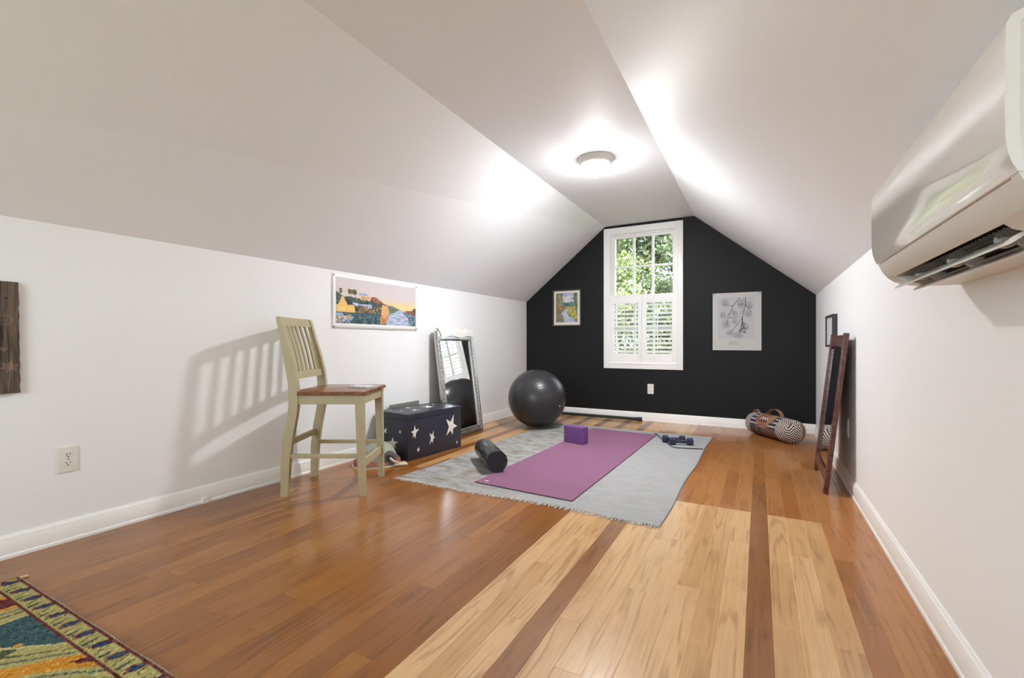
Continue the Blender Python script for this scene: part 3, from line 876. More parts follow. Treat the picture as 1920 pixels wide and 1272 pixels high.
for s in ([(0.267, 0.24), (0.247, 0.226), (0.255, 0.188), (0.286, 0.189), (0.293, 0.21), (0.269, 0.21)],
          [(0.093, 0.238), (0.08, 0.227), (0.086, 0.207), (0.107, 0.21), (0.109, 0.222), (0.094, 0.22)],
          [(0.18, 0.169), (0.117, 0.136), (0.144, 0.085), (0.208, 0.085), (0.245, 0.125), (0.18, 0.122)]):
    star(bm, s[:5], s[5], Ts)
obj('chest_body', bm, [M['chest'], M['star']], ch, smooth=30)
bm = new_bm()
box(bm, (0.0, 0.0, lidz), (BLn, BDp, BH), T=BT, bev=0.002)
Tt = BT @ frame((0, 0, BH), (1, 0, 0), (0, 1, 0), (0, 0, 1))
for s in ([(0.372, 0.257), (0.47, 0.27), (0.468, 0.161), (0.383, 0.134), (0.338, 0.139), (0.41, 0.189)],
          [(0.537, 0.294), (0.575, 0.303), (0.57, 0.264), (0.539, 0.245), (0.525, 0.256), (0.55, 0.275)],
          [(0.264, 0.333), (0.301, 0.332), (0.285, 0.268), (0.248, 0.264), (0.24, 0.283), (0.269, 0.297)],
          [(0.183, 0.17), (0.235, 0.185), (0.233, 0.102), (0.197, 0.118), (0.158, 0.107), (0.204, 0.141)],
          [(0.07, 0.314), (0.093, 0.314), (0.093, 0.288), (0.071, 0.279), (0.061, 0.287), (0.077, 0.296)],
          [(0.102, 0.21), (0.124, 0.219), (0.117, 0.19), (0.097, 0.179), (0.086, 0.182), (0.106, 0.199)],
          [(0.49, 0.06), (0.53, 0.085), (0.57, 0.06), (0.55, 0.02), (0.51, 0.02), (0.53, 0.045)]):
    star(bm, s[:5], s[5], Tt)
obj('chest_lid', bm, [M['chest'], M['star']], ch, smooth=30)

# the ribbed board standing between chest and wall
bm = new_bm()
T = frame(LW(2.985, 0, 0.0195), WL_DIR, Vector((0, 0, 1)), WL_N)
box(bm, (0, 0.0, 0), (0.375, 0.392, 0.006), T=T, bev=0.001)
for k in range(6): box(bm, (0.004, 0.330 + 0.010 * k, 0.005), (0.371, 0.335 + 0.010 * k, 0.0085), T=T)
tag(obj('ribbed_board', bm, mat('grey_green_board', rgb(128, 134, 124), 0.6, noise=(12, 0.05, (1, 1, 1)))), 'thin grey-green ribbed board standing between chest and wall', 'board')

# ================================================================== TOY under the chair
ty = thing('toy_craft', 'domed grey-green toy with dull red base lying beside the chest', 'toy', (-2.52, 2.62, 0))
TT = XF((-2.548, 2.622, 0.0), math.radians(52))    # local x along the toy, toward its tail at the right
M['tg'] = mat('grey_green_plastic', rgb(150, 160, 142), 0.55, noise=(16, 0.22, (1, 1, 1)), bump=(60, 0.3, 0.003))
M['tr'] = mat('dull_red_plastic', rgb(150, 92, 86), 0.6, noise=(40, 0.2, (1, 1, 1)))
M['tw'] = mat('weathered_cream_plastic', rgb(206, 202, 178), 0.6, noise=(40, 0.15, (1, 1, 1)))
M['td'] = mat('dark_grey_plastic', rgb(92, 88, 92), 0.5, noise=(40, 0.25, (1, 1, 1)))
bm = new_bm(); rings = []
for k in range(15):     # hull: half dome stretched backwards
    t_ = k / 14; x = -0.15 + 0.27 * t_
    q_ = (t_ - 0.60) / (0.66 if t_ < 0.60 else 0.41)
    h = 0.130 * math.sqrt(max(0.0, 1 - q_ ** 2)) + 0.008; w = 0.090 * math.sqrt(max(0.0, 1 - q_ ** 2)) + 0.010
    rings.append([TT @ Vector((x, w * math.cos(a), 0.042 + h * max(0.0, math.sin(a)) * 0.95)) for a in np.linspace(0, PI, 15)])
loft(bm, rings)
for k in range(5):      # panel ridges
    a = 0.5 + 0.52 * k
    box(bm, (-0.06, -0.0025, 0.112), (0.07, 0.0025, 0.121), T=TT @ Matrix.Translation((0, 0, 0.03)) @ Matrix.Rotation(a - PI / 2, 4, 'X') @ Matrix.Translation((0, 0, -0.03)) if False else TT @ Matrix.Translation((0, 0.0, 0.0)) @ Matrix.Rotation((a - PI / 2) * 0.35, 4, 'X'))
obj('hull', bm, M['tg'], ty, smooth=50)
bm = new_bm(); rings = []
for k in range(13):     # broad skirt
    t_ = k / 12; x = -0.19 + 0.335 * t_
    w = 0.112 * math.sqrt(max(0.0, 1 - ((t_ - 0.52) / 0.545) ** 2)) + 0.006
    rings.append([TT @ Vector((x, w * c_, z)) for c_, z in ((-1, 0.016), (-0.75, 0.006), (0.75, 0.006), (1, 0.016), (0.86, 0.045), (-0.86, 0.045))])
loft(bm, rings)
obj('skirt', bm, M['tr'], ty, smooth=40)
bm = new_bm(); rings = []
for k in range(13):     # cream rim under the skirt
    t_ = k / 12; x = -0.20 + 0.35 * t_
    w = 0.120 * math.sqrt(max(0.0, 1 - ((t_ - 0.52) / 0.545) ** 2)) + 0.006
    rings.append([TT @ Vector((x, w * c_, z)) for c_, z in ((-1, 0.0), (1, 0.0), (1, 0.010), (-1, 0.010))])
loft(bm, rings)
obj('rim', bm, M['tw'], ty, smooth=40)
bm = new_bm()           # round side wheel with its dark hub
Td = TT @ frame((0.055, -0.080, 0.062), (1, 0, 0), (0, 0.22, 1), (0, -1, 0.22))
lathe(bm, [(0.0, 0), (0.050, 0), (0.052, 0.006), (0.046, 0.018), (0.030, 0.020), (0.0, 0.020)], 32, Td)
obj('side_disc', bm, M['td'], ty)
bm = new_bm()
lathe(bm, [(0.0, 0.018), (0.024, 0.018), (0.026, 0.024), (0.018, 0.030), (0.0, 0.030)], 24, Td)
obj('disc_hub', bm, mat('black_plastic', rgb(34, 34, 34), 0.5, noise=(30, 0.1, (1, 1, 1))), ty)
bm = new_bm()
tube(bm, [TT @ Vector(p) for p in ((0.056, -0.105, 0.066), (0.085, -0.115, 0.040), (0.125, -0.105, 0.022))], [0.010, 0.008, 0.006], 10)
box(bm, (0.09, -0.125, 0.004), (0.185, -0.045, 0.016), T=TT, bev=0.003)
obj('tail_fin', bm, M['tw'], ty)
bm = new_bm()
lathe(bm, [(0.0, 0), (0.017, 0), (0.019, 0.008), (0.012, 0.012), (0.011, 0.004), (0.0, 0.004)], 20, TT @ frame((-0.115, -0.045, 0.085), (1, 0, 0), (0, 0.4, 1), (-0.3, -1, 0.4)))
obj('nozzle', bm, M['tw'], ty)

# ================================================================== LEANING SILVER MIRROR (left)
def picture_frame_bm(bm, w, h, prof, T):
    """mitred frame: prof = list of (inset from outer edge, height off the back)"""
    corners = [(0, 0, 1, 1), (w, 0, -1, 1), (w, h, -1, -1), (0, h, 1, -1)]
    rings = []
    for x, y, sx, sy in corners + corners[:1]:
        rings.append([T @ Vector((x + sx * a, y + sy * a, b)) for a, b in prof])
    R = [[bm.verts.new(p) for p in r] for r in rings[:-1]]
    n = len(prof)
    for i in range(4):
        A, B = R[i], R[(i + 1) % 4]
        for j in range(n):
            k = (j + 1) % n
            bm.faces.new((A[j], A[k], B[k], B[j]))
bl = LW(3.535, 0.0, 0.19); br = Vector((-2.612, 4.178, 0.0))
ex = (br - bl).normalized(); MW, MH = (br - bl).length, 1.02
tl = LW(3.56, 0.0, 0.045); lean = math.asin(0.135 / MH)
nrm = ex.cross(Vector((0, 0, 1))).normalized()     # into the room
ey = (Vector((0, 0, 1)) * math.cos(lean) - nrm * math.sin(lean)).normalized()
ez = ex.cross(ey).normalized()
LMT = frame(bl, ex, ey, ez)
lm_ = thing('silver_mirror', 'tall ornate silver framed mirror leaning on the left wall', 'mirror', bl)
M['silver'] = mat('antique_silver', rgb(186, 186, 184), 0.22, 0.92, noise=(30, 0.10, (1, 1, 1)), bump=(90, 0.5, 0.003))
bm = new_bm()
picture_frame_bm(bm, MW, MH, [(0, 0), (0, 0.022), (0.010, 0.032), (0.022, 0.030), (0.028, 0.020), (0.048, 0.018), (0.054, 0.026), (0.062, 0.022), (0.068, 0.010), (0.068, 0.0)], LMT)
obj('mirror_frame', bm, M['silver'], lm_, smooth=40)
bm = new_bm()     # beading along the inner and outer edge, leaves on the flat
def bead(u, v, r):
    b_ = bmesh.ops.create_icosphere(bm, subdivisions=1, radius=r)
    for q in b_['verts']: q.co = LMT @ (q.co + Vector((u, v, 0.026)))
st = 0.0125
for v in np.arange(0.058, MH - 0.056, st): bead(0.058, v, 0.0055); bead(MW - 0.058, v, 0.0055)
for u in np.arange(0.058, MW - 0.056, st): bead(u, 0.058, 0.0055); bead(u, MH - 0.058, 0.0055)
obj('beading', bm, M['silver'], lm_, smooth=60)
bm = new_bm()
for v in np.arange(0.07, MH - 0.06, 0.042):
    for u in (0.038, MW - 0.038):
        b_ = bmesh.ops.create_icosphere(bm, subdivisions=1, radius=1)
        for q in b_['verts']: q.co = LMT @ Vector((u + q.co.x * 0.008, v + q.co.y * 0.018, 0.019 + q.co.z * 0.006))
for u in np.arange(0.07, MW - 0.06, 0.042):
    b_ = bmesh.ops.create_icosphere(bm, subdivisions=1, radius=1)
    for q in b_['verts']: q.co = LMT @ Vector((u + q.co.x * 0.018, 0.034 + q.co.y * 0.008, 0.019 + q.co.z * 0.006))
obj('carved_leaves', bm, M['silver'], lm_, smooth=60)
bm = new_bm(); box(bm, (0.060, 0.060, 0.004), (MW - 0.060, MH - 0.060, 0.010), T=LMT)
obj('mirror_glass', bm, M['chrome'], lm_, smooth=0)
bm = new_bm(); box(bm, (0.004, 0.004, -0.004), (MW - 0.004, MH - 0.004, 0.003), T=LMT)
obj('backing_board', bm, mat('brown_backing', rgb(110, 90, 70), 0.8, noise=(8, 0.1, (1, 1, 1))), lm_)
bm = new_bm()    # white sleeve bunched over the top of the frame
rings = []
for k in range(41):
    t_ = k / 40; u = 0.02 + (MW - 0.02) * t_
    hh = 0.052 + 0.016 * math.sin(t_ * 9) * math.sin(t_ * 23 + 1) + 0.018 * math.exp(-((t_ - 0.52) / 0.1) ** 2)
    dn = 0.030 + 0.008 * math.sin(t_ * 13)
    rings.append([LMT @ Vector((u, MH - dn, 0.034)), LMT @ Vector((u, MH + hh * 0.35, 0.040)), LMT @ Vector((u, MH + hh * 0.9, 0.026)), LMT @ Vector((u, MH + hh, 0.012)), LMT @ Vector((u, MH + hh * 0.3, -0.004)), LMT @ Vector((u, MH + 0.002, 0.006))])
loft(bm, rings)
w_ = obj('crest', bm, mat('white_crest', rgb(232, 230, 226), 0.4, noise=(25, 0.04, (1, 1, 1)), bump=(40, 0.5, 0.006)), lm_, smooth=60)
w_['label'] = 'white scalloped crest'
bm = new_bm()
tube(bm, [LMT @ Vector(p) for p in ((0.0, MH + 0.02, 0.02), (0.03, MH + 0.045, 0.03), (0.05, MH + 0.01, 0.036), (0.07, MH - 0.03, 0.036))], [0.012, 0.013, 0.011, 0.006], 10)
obj('corner_scroll', bm, M['silver'], lm_)

# ================================================================== EXERCISE BALL
BR = 0.313; BC = Vector((-2.136, 4.56, BR + 0.0085))
M['ball'] = mat('dark_grey_rubber', rgb(45, 45, 48), 0.32, noise=(2.0, 0.06, (1, 1, 1)))
nt = M['ball'].node_tree; b_ = nt.nodes['Principled BSDF']
axis = Vector((0.62, -0.62, -0.12)).normalized()
ball = thing('exercise_ball', 'large shiny dark grey exercise ball near the far corner', 'exercise ball', (BC.x, BC.y, 0.0085))
bm = new_bm()
prof = []
for k in range(241):
    th = PI * k / 240
    r_ = BR
    deg = math.degrees(th)
    if 14 < deg < 64 or 116 < deg < 166:
        r_ += 0.0009 * max(0, math.cos(deg * PI / 2.2)) ** 3
    prof.append((max(r_ * math.sin(th), 0.0005), -r_ * math.cos(th)))
lathe(bm, prof, 128, zalign(BC, BC + axis))
obj('ball_skin', bm, M['ball'], ball, smooth=60)
bm = new_bm()
vd = Vector((0.926, -0.234, -0.185)).normalized()
lathe(bm, [(0.0, -0.004), (0.009, -0.004), (0.009, 0.002), (0.006, 0.004), (0.0, 0.004)], 16, zalign(BC + vd * BR, BC + vd * (BR + 1)))
obj('valve_plug', bm, M['plastic'], ball)

# ================================================================== RUG
def rug_edge_pts():
    return None
RN_, RF_ = (-2.19, 2.40), (-2.13, 4.89)      # near-left, far-left
RNR, RFR = (-0.440, 2.40), (-0.402, 4.86)    # near-right, far-right
rug = thing('area_rug', 'faded light grey fringed rug lying under the yoga mat', 'rug', (-1.3, 3.6, 0))
nu, nv = 175, 250
U, V_ = np.meshgrid(np.linspace(0, 1, nu + 1), np.linspace(0, 1, nv + 1))
P = ((1 - U) * (1 - V_))[..., None] * np.array(RN_) + (U * (1 - V_))[..., None] * np.array(RNR) + ((1 - U) * V_)[..., None] * np.array(RF_) + (U * V_)[..., None] * np.array(RFR)
P[..., 0] += (1 - U) * (0.012 * np.sin(V_ * 9) + 0.02 * np.sin(V_ * 3.1)) + U * 0.006 * np.sin(V_ * 14)
P[..., 1] += (1 - V_) * (0.010 * np.sin(U * 11 + 1) + 0.05 * (1 - U) * U)
Z = 0.0068 + 0.0005 * np.sin(P[..., 0] * 9 + P[..., 1] * 3) * np.sin(P[..., 1] * 7)
# the lifted near-right corner and two soft ripples
cr = np.clip(1 - ((1 - U) * 1.75 + V_ * 2.46) / 0.10, 0, 1)
Z += 0.0012 * cr
Z += 0.0007 * np.exp(-((V_ - 0.18 - 0.03 * U) / 0.012) ** 2) * U + 0.0007 * np.exp(-((V_ - 0.45) / 0.015) ** 2) * U
top_ = np.dstack([P, Z]).reshape(-1, 3)
bot = top_.copy(); bot[:, 2] -= 0.006
N0 = (nu + 1) * (nv + 1)
I = np.arange(N0).reshape(nv + 1, nu + 1)
F = np.stack([I[:-1, :-1], I[:-1, 1:], I[1:, 1:], I[1:, :-1]], -1).reshape(-1, 4)
per = np.concatenate([I[0, :], I[1:, -1], I[-1, -2::-1], I[-2:0:-1, 0]])
S = np.stack([per, per + N0, np.roll(per, -1) + N0, np.roll(per, -1)], -1)
F = np.concatenate([F, F[:, ::-1] + N0, S])
M['rug'] = mat('faded_grey_weave', rgb(176, 178, 176), 0.95, bump=(260, 0.6, 0.003), spec=0.1)
nt = M['rug'].node_tree; b_ = nt.nodes['Principled BSDF']; tc = nt.nodes.new('ShaderNodeTexCoord')
def nz(scale, st, detail=5):
    mp = nt.nodes.new('ShaderNodeMapping'); mp.inputs['Scale'].default_value = st; nt.links.new(tc.outputs['Object'], mp.inputs[0])
    n = nt.nodes.new('ShaderNodeTexNoise'); n.inputs['Scale'].default_value = scale; n.inputs['Detail'].default_value = detail
    n.inputs['Roughness'].default_value = 0.7; nt.links.new(mp.outputs[0], n.inputs['Vector']); return n
n1 = nz(7, (1, 2.2, 1), 8); n2 = nz(90, (0.5, 2.5, 1), 3)
sx = nt.nodes.new('ShaderNodeSeparateXYZ'); nt.links.new(tc.outputs['Object'], sx.inputs[0])
fx_ = nt.nodes.new('ShaderNodeMapRange'); fx_.inputs['From Min'].default_value = -1.15; fx_.inputs['From Max'].default_value = -1.75
fx_.inputs['To Min'].default_value = 0.14; fx_.inputs['To Max'].default_value = 0.95
nt.links.new(sx.outputs[0], fx_.inputs['Value'])
th_ = nt.nodes.new('ShaderNodeMapRange'); th_.inputs['From Min'].default_value = 0.44; th_.inputs['From Max'].default_value = 0.62
nt.links.new(n1.outputs['Fac'], th_.inputs['Value'])
ml = nt.nodes.new('ShaderNodeMath'); ml.operation = 'MULTIPLY'; nt.links.new(fx_.outputs[0], ml.inputs[0]); nt.links.new(th_.outputs[0], ml.inputs[1])
mixc = nt.nodes.new('ShaderNodeMix'); mixc.data_type = 'RGBA'
mixc.inputs[6].default_value = rgb(160, 161, 162); mixc.inputs[7].default_value = rgb(126, 118, 100)
nt.links.new(ml.outputs[0], mixc.inputs[0])
mr = nt.nodes.new('ShaderNodeMapRange'); mr.inputs['From Min'].default_value = 0.3; mr.inputs['From Max'].default_value = 0.7; mr.inputs['To Min'].default_value = 0.86; mr.inputs['To Max'].default_value = 1.1
nt.links.new(n2.outputs['Fac'], mr.inputs['Value'])
vs_ = nt.nodes.new('ShaderNodeVectorMath'); vs_.operation = 'SCALE'; nt.links.new(mixc.outputs[2], vs_.inputs[0]); nt.links.new(mr.outputs[0], vs_.inputs['Scale'])
nt.links.new(vs_.outputs[0], b_.inputs['Base Color'])
obj_np('rug_field', np.concatenate([top_, bot]), F, M['rug'], rug, smooth=True)
def fringe(row, out, n, lo, hi, m, seed):
    bm = new_bm(); r = random.Random(seed)
    for k in range(n):
        t_ = (k + 0.5 * r.random()) / n
        x = (1 - t_) * P[row][0][0] + t_ * P[row][-1][0]
        idx = min(int(t_ * nu), nu); y = P[row][idx][1]
        L = r.uniform(lo, hi); dx = r.uniform(-0.012, 0.012)
        tube(bm, [(x, y - out * 0.006, 0.005), (x + dx * 0.5, y + out * L * 0.5, 0.0045 + r.uniform(0, 0.001)), (x + dx, y + out * L, 0.0022)], [0.0024, 0.0022, 0.0012], 4)
    o = obj('fringe', bm, m, rug, smooth=60); o['kind'] = 'stuff'
fm1 = mat('grey_fringe_yarn', rgb(186, 184, 176), 0.9, noise=(60, 0.2, (1, 1, 1))); fm2 = mat('cream_fringe_yarn', rgb(214, 206, 190), 0.9, noise=(60, 0.15, (1, 1, 1)))
fringe(0, -1, 330, 0.018, 0.042, fm1, 3)
fringe(-1, 1, 300, 0.010, 0.028, fm2, 4)

# ================================================================== YOGA MAT
MN = [(-1.67 * .987, 2.588 * .987), (-0.964 * .987, 2.545 * .987), (-0.907 * .987, 4.761 * .987), (-1.565, 4.735)]
ym = thing('yoga_mat', 'long purple yoga mat unrolled on the grey rug', 'yoga mat', (-1.28, 3.6, 0.0085))
bm = new_bm(); prism(bm, MN, 0.0085, 0.0145)
bmesh.ops.bevel(bm, geom=[e for e in bm.edges if abs(e.verts[0].co.z - e.verts[1].co.z) < 1e-5], offset=0.0008, segments=1, affect='EDGES')
M['mat'] = mat('purple_rubber', rgb(132, 90, 117), 0.78, noise=(2.0, 0.04, (1, 1, 1)), bump=(300, 0.3, 0.001), spec=0.25)
obj('mat_sheet', bm, M['mat'], ym, smooth=20)
bm = new_bm()
q = [Vector(p) for p in MN]
def inset(p, c, d): p = Vector(p); return p + (Vector(c) - p).normalized() * d
bm2 = []
ce = (-1.3, 3.6)
prism(bm, [tuple(Vector(p) * 1.0 + (Vector(p) - Vector(ce)).normalized() * 0.0007) for p in MN], 0.0088, 0.0120)
obj('mat_edge', bm, mat('dark_plum_rubber', rgb(58, 34, 50), 0.8, noise=(20, 0.1, (1, 1, 1))), ym, smooth=20)
bm = new_bm()   # small pale petal mark near the corner
lc = Vector((-1.585, 2.595, 0.0146))
for k in range(5):
    a = math.radians(-60 + 30 * k)
    for s_ in range(1):
        p = [(0.002 * math.cos(a + PI / 2), 0.004 * math.sin(a + PI / 2)), (0.022 * math.cos(a) , 0.020 * math.sin(a)), (-0.002 * math.cos(a + PI / 2), -0.004 * math.sin(a + PI / 2))]
        pts = [(0, 0), (0.012 * math.cos(a - 0.3), 0.012 * math.sin(a - 0.3)), (0.022 * math.cos(a), 0.022 * math.sin(a)), (0.012 * math.cos(a + 0.3), 0.012 * math.sin(a + 0.3))]
        prism(bm, pts, 0, 0.0004, T=Matrix.Translation(lc) @ Matrix.Rotation(PI / 2, 4, 'Z'))
obj('petal_mark', bm, mat('pale_pink_print', rgb(232, 200, 222), 0.5, noise=(30, 0.03, (1, 1, 1))), ym, smooth=0)

# ================================================================== YOGA BLOCK
bm = new_bm()
a_ = Vector((-1.583, 3.959)); b2 = Vector((-1.387, 3.915)); e_ = (b2 - a_).normalized()
BKT = frame((a_.x, a_.y, 0.0147), (e_.x, e_.y, 0), (-e_.y, e_.x, 0), (0, 0, 1))
box(bm, (0, 0, 0), (0.203, 0.094, 0.150), T=BKT, bev=0.008, seg=3)
M['block'] = mat('purple_foam', rgb(104, 66, 122), 0.75, noise=(40, 0.06, (1, 1, 1)), bump=(200, 0.3, 0.001))
tag(obj('yoga_block', bm, M['block']), 'purple foam yoga block standing on the mat', 'yoga block')

# ================================================================== FOAM ROLLER
RR = 0.0765
ra = Vector((-1.620, 2.800, 0.0)); rb = Vector((-1.935, 3.135, 0.0))
ra.z = RR + 0.015; rb.z = RR + 0.010
fr = thing('foam_roller', 'short black foam roller lying across the mat corner', 'foam roller', (ra.x, ra.y, 0.015))
RT = zalign(ra, rb); RLn = (rb - ra).length
bm = new_bm()
lathe(bm, [(RR - 0.006, 0.002), (RR - 0.002, 0.0), (RR, 0.003), (RR, RLn - 0.003), (RR - 0.002, RLn), (RR - 0.006, RLn - 0.002)], 64, RT)
obj('roller_shell', bm, mat('glossy_black_foam', rgb(46, 50, 50), 0.26, noise=(60, 0.2, (1, 1, 1)), bump=(220, 0.35, 0.001)), fr, smooth=50)
M['speckle'] = mat('speckled_black_foam', rgb(44, 38, 42), 0.85, noise=(130, 0.5, (1, 1, 1)), bump=(180, 0.8, 0.002))
for z_, s_ in ((0.0015, -1), (RLn - 0.0015, 1)):
    bm = new_bm()
    lathe(bm, [(0.0, z_ + s_ * 0.001), (RR - 0.014, z_ + s_ * 0.001), (RR - 0.012, z_ - s_ * 0.0015), (RR - 0.009, z_ + s_ * 0.001), (RR - 0.004, z_ + s_ * 0.001), (RR - 0.004, z_ - s_ * 0.004), (0.0, z_ - s_ * 0.004)], 48, RT)
    obj('roller_end', bm, M['speckle'], fr, smooth=30)


# ================================================================== DUMBBELLS
M['navy'] = mat('navy_neoprene', rgb(38, 44, 66), 0.5, noise=(40, 0.08, (1, 1, 1)), bump=(200, 0.2, 0.0006))
def dumbbell_parts(t_, T):
    for s_ in (-1, 1):
        bm = new_bm()
        pr = [(0.0, 0.048), (0.026, 0.048), (0.034, 0.056), (0.034, 0.094), (0.028, 0.101), (0.0, 0.101)]
        Q = T @ frame((0, 0, 0), (0, 1, 0), (0, 0, 1), (1, 0, 0)) if s_ == 1 else T @ frame((0, 0, 0), (0, -1, 0), (0, 0, 1), (-1, 0, 0))
        Q = Q @ Matrix.Rotation(PI / 6, 4, 'Z')
        lathe(bm, pr, 6, Q)
        obj('weight_head', bm, M['navy'], t_, smooth=20)
    bm = new_bm()
    lathe(bm, [(0.0, -0.06), (0.013, -0.06), (0.0155, -0.03), (0.0165, 0), (0.0155, 0.03), (0.013, 0.06), (0.0, 0.06)], 20, T @ frame((0, 0, 0), (0, 1, 0), (0, 0, 1), (1, 0, 0)))
    obj('handle', bm, M['navy'], t_, smooth=40)
d1 = thing('dumbbell', 'navy blue dumbbell, the nearer of the pair on the rug', 'dumbbell', (-0.618, 4.36, 0.0085), 'navy dumbbells')
dumbbell_parts(d1, XF((-0.618, 4.375, 0.0085 + 0.0296), math.radians(20)))
bpy.context.view_layer.update()
d2 = d1.copy(); COL.objects.link(d2)
tag(d2, 'navy blue dumbbell lying just behind the nearer one', 'dumbbell', 'navy dumbbells')
for c_ in list(d1.children):
    k_ = c_.copy(); COL.objects.link(k_); k_.parent = d2; k_.matrix_parent_inverse = c_.matrix_parent_inverse.copy()
d2.matrix_world = Matrix.Translation((-0.618 - 0.075, 4.36 + 0.072, 0.0085))

# the cord on the rug
bm = new_bm()
tube(bm, [(-0.925, 4.775, 0.012), (-0.905, 4.740, 0.0155), (-0.80, 4.50, 0.0115), (-0.685, 4.260, 0.0115), (-0.660, 4.225, 0.0115), (-0.630, 4.215, 0.0115), (-0.52, 4.245, 0.0115), (-0.425, 4.270, 0.0115)], 0.0042, 8)
tag(obj('exercise_rope', bm, mat('black_cord', rgb(40, 42, 52), 0.7, noise=(60, 0.1, (1, 1, 1)))), 'thin dark rope lying bent on the rug before the dumbbells', 'rope')

# ================================================================== WEIGHTED BAR by the back baseboard
pb = thing('exercise_bar', 'long black padded bar on the floor against the back baseboard', 'exercise bar', (-1.75, 5.49, 0))
p0, p1 = Vector((-2.28, 5.505, 0.024)), Vector((-1.245, 5.497, 0.024))
bm = new_bm(); lathe(bm, [(0.0, 0), (0.0175, 0), (0.0175, (p1 - p0).length), (0.0, (p1 - p0).length)], 20, zalign(p0, p1))
obj('bar_shaft', bm, mat('black_foam_sleeve', rgb(36, 42, 42), 0.6, noise=(40, 0.1, (1, 1, 1)), bump=(120, 0.3, 0.001)), pb, smooth=40)
for e0, e1 in ((p1 - Vector((0.055, 0, 0)), p1 + Vector((0.03, 0, 0))), (p0 + Vector((0.055, 0, 0)), p0 - Vector((0.03, 0, 0)))):
    bm = new_bm(); lathe(bm, [(0.0175, 0), (0.0182, 0.0), (0.022, 0.045), (0.0238, 0.055), (0.0238, 0.080), (0.021, 0.085), (0.0, 0.085)], 24, zalign(e0, e1))
    obj('end_cap', bm, mat('black_rubber', rgb(26, 30, 31), 0.55, noise=(40, 0.1, (1, 1, 1))), pb, smooth=40)

# ================================================================== PATTERNED YOGA BAG
bag = thing('yoga_bag', 'zigzag patterned cylindrical bag with brown straps in the far corner', 'bag', (0.13, 5.1, 0))
GA = Vector((0.325, 4.885, 0)); GB = Vector((-0.075, 5.405, 0)); gl = (GB - GA).length
gd = (GB - GA).normalized(); gs = Vector((-gd.y, gd.x, 0))   # sideways
GR = 0.112
na, nr = 180, 320
verts = []; cols = []
blk = s2l((44, 36, 38)); wht = s2l((206, 198, 188)); brn = s2l((118, 84, 62)); nav = s2l((54, 58, 78)); gry = s2l((150, 148, 146)); red = s2l((104, 52, 56)); tan_ = s2l((152, 112, 84))
us = np.concatenate([np.linspace(-0.001, 0.0, 2), np.linspace(0, 1, na)])
def bag_r(u):
    e = 0.16
    if u < e: return math.sqrt(max(0, 1 - ((e - u) / e) ** 2.6)) * 0.97 + 0.03
    if u > 1 - e: return math.sqrt(max(0, 1 - ((u - 1 + e) / e) ** 2.2)) * 0.97 + 0.03
    return 1.0
# arc-length along the outline drives the chevrons on the rounded ends
uu = 0.5 - 0.5 * np.cos(np.linspace(0, PI, na)) if False else np.linspace(0, 1, na) ** 1.0
uu = np.sort(np.concatenate([np.linspace(0, 0.004, 30), np.linspace(0.0045, 0.02, 20), np.linspace(0.0205, 0.08, 26), np.linspace(0.082, 0.92, 170), np.linspace(0.921, 1.0, 50)]))
na = len(uu)
rs = np.array([bag_r(u) for u in uu]) * GR
arc = np.concatenate([[0], np.cumsum(np.hypot(np.diff(uu) * gl, np.diff(rs)))])
tot = arc[-1]
for i, u in enumerate(uu):
    r_ = rs[i]
    for j in range(nr):
        a = 2 * PI * j / nr
        sq = 1.0 + 0.015 * math.sin(3 * a + 5 * u) + 0.012 * math.sin(14 * u + a)
        x_ = math.cos(a) * r_ * 1.04 * sq; z_ = math.sin(a) * r_ * 0.97 * sq
        zc = GR * 0.97
        p = GA + gd * (u * gl) + gs * x_ + Vector((0, 0, max(0.002, zc + z_)))
        verts.append(p[:])
        s_ = arc[i]; ang = a / (2 * PI)
        if s_ < 0.235 or s_ > tot - 0.20:      # zigzag ends
            d_ = s_ if s_ < 0.3 else tot - s_
            per_ = 0.090
            if d_ < 0.11:                       # on the end face the zigzag runs in the plane of the face
                h_ = x_; v2 = z_
            else:
                h_ = ang * 0.70; v2 = d_
            zig = abs(((h_ / per_) % 1.0) - 0.5) * 2 * 0.046
            ph = ((v2 + zig) / 0.0235) % 1.0
            c = wht if ph < 0.5 else blk
            if d_ < 0.11 and abs(h_ + 0.048) < 0.013: c = brn
        else:                                    # woven bands in the middle
            t_ = (s_ - 0.235) / (tot - 0.435)
            k = (ang * 16) % 1.0
            low = (ang > 0.62) or (ang < 0.02)
            if abs(t_ - 0.32) < 0.05 or abs(t_ - 0.72) < 0.05: c = tan_ if not low else brn
            elif ang > 0.52 and ang < 1.0:
                c = (red if ((ang * 60 + t_ * 40) % 3) < 1 else brn) if t_ < 0.55 else blk
                if ((t_ * 46) % 1.0) < 0.3: c = gry * 0.5
            elif 0.38 < t_ < 0.66: c = (red, tan_, brn, blk, wht)[int((ang * 34 + 0.6 * math.sin(t_ * 70)) % 5)]
            else:
                c = nav if k < 0.42 else (wht if k < 0.56 else (gry if k < 0.8 else blk))
        cols.append(c)
n_ = na; I = np.arange(n_ * nr).reshape(n_, nr)
F = np.stack([I[:-1], np.roll(I, -1, 1)[:-1], np.roll(I, -1, 1)[1:], I[1:]], -1).reshape(-1, 4)
M['bag'] = attr_mat('woven_pattern_cloth', 0.9, 0.15, bump=(200, 0.4, 0.002))
obj_np('bag_body', verts, F, M['bag'], bag, smooth=True, col=np.array(cols))
M['strap'] = mat('brown_leather_strap', rgb(134, 98, 74), 0.6, noise=(20, 0.12, (1, 1, 1)))
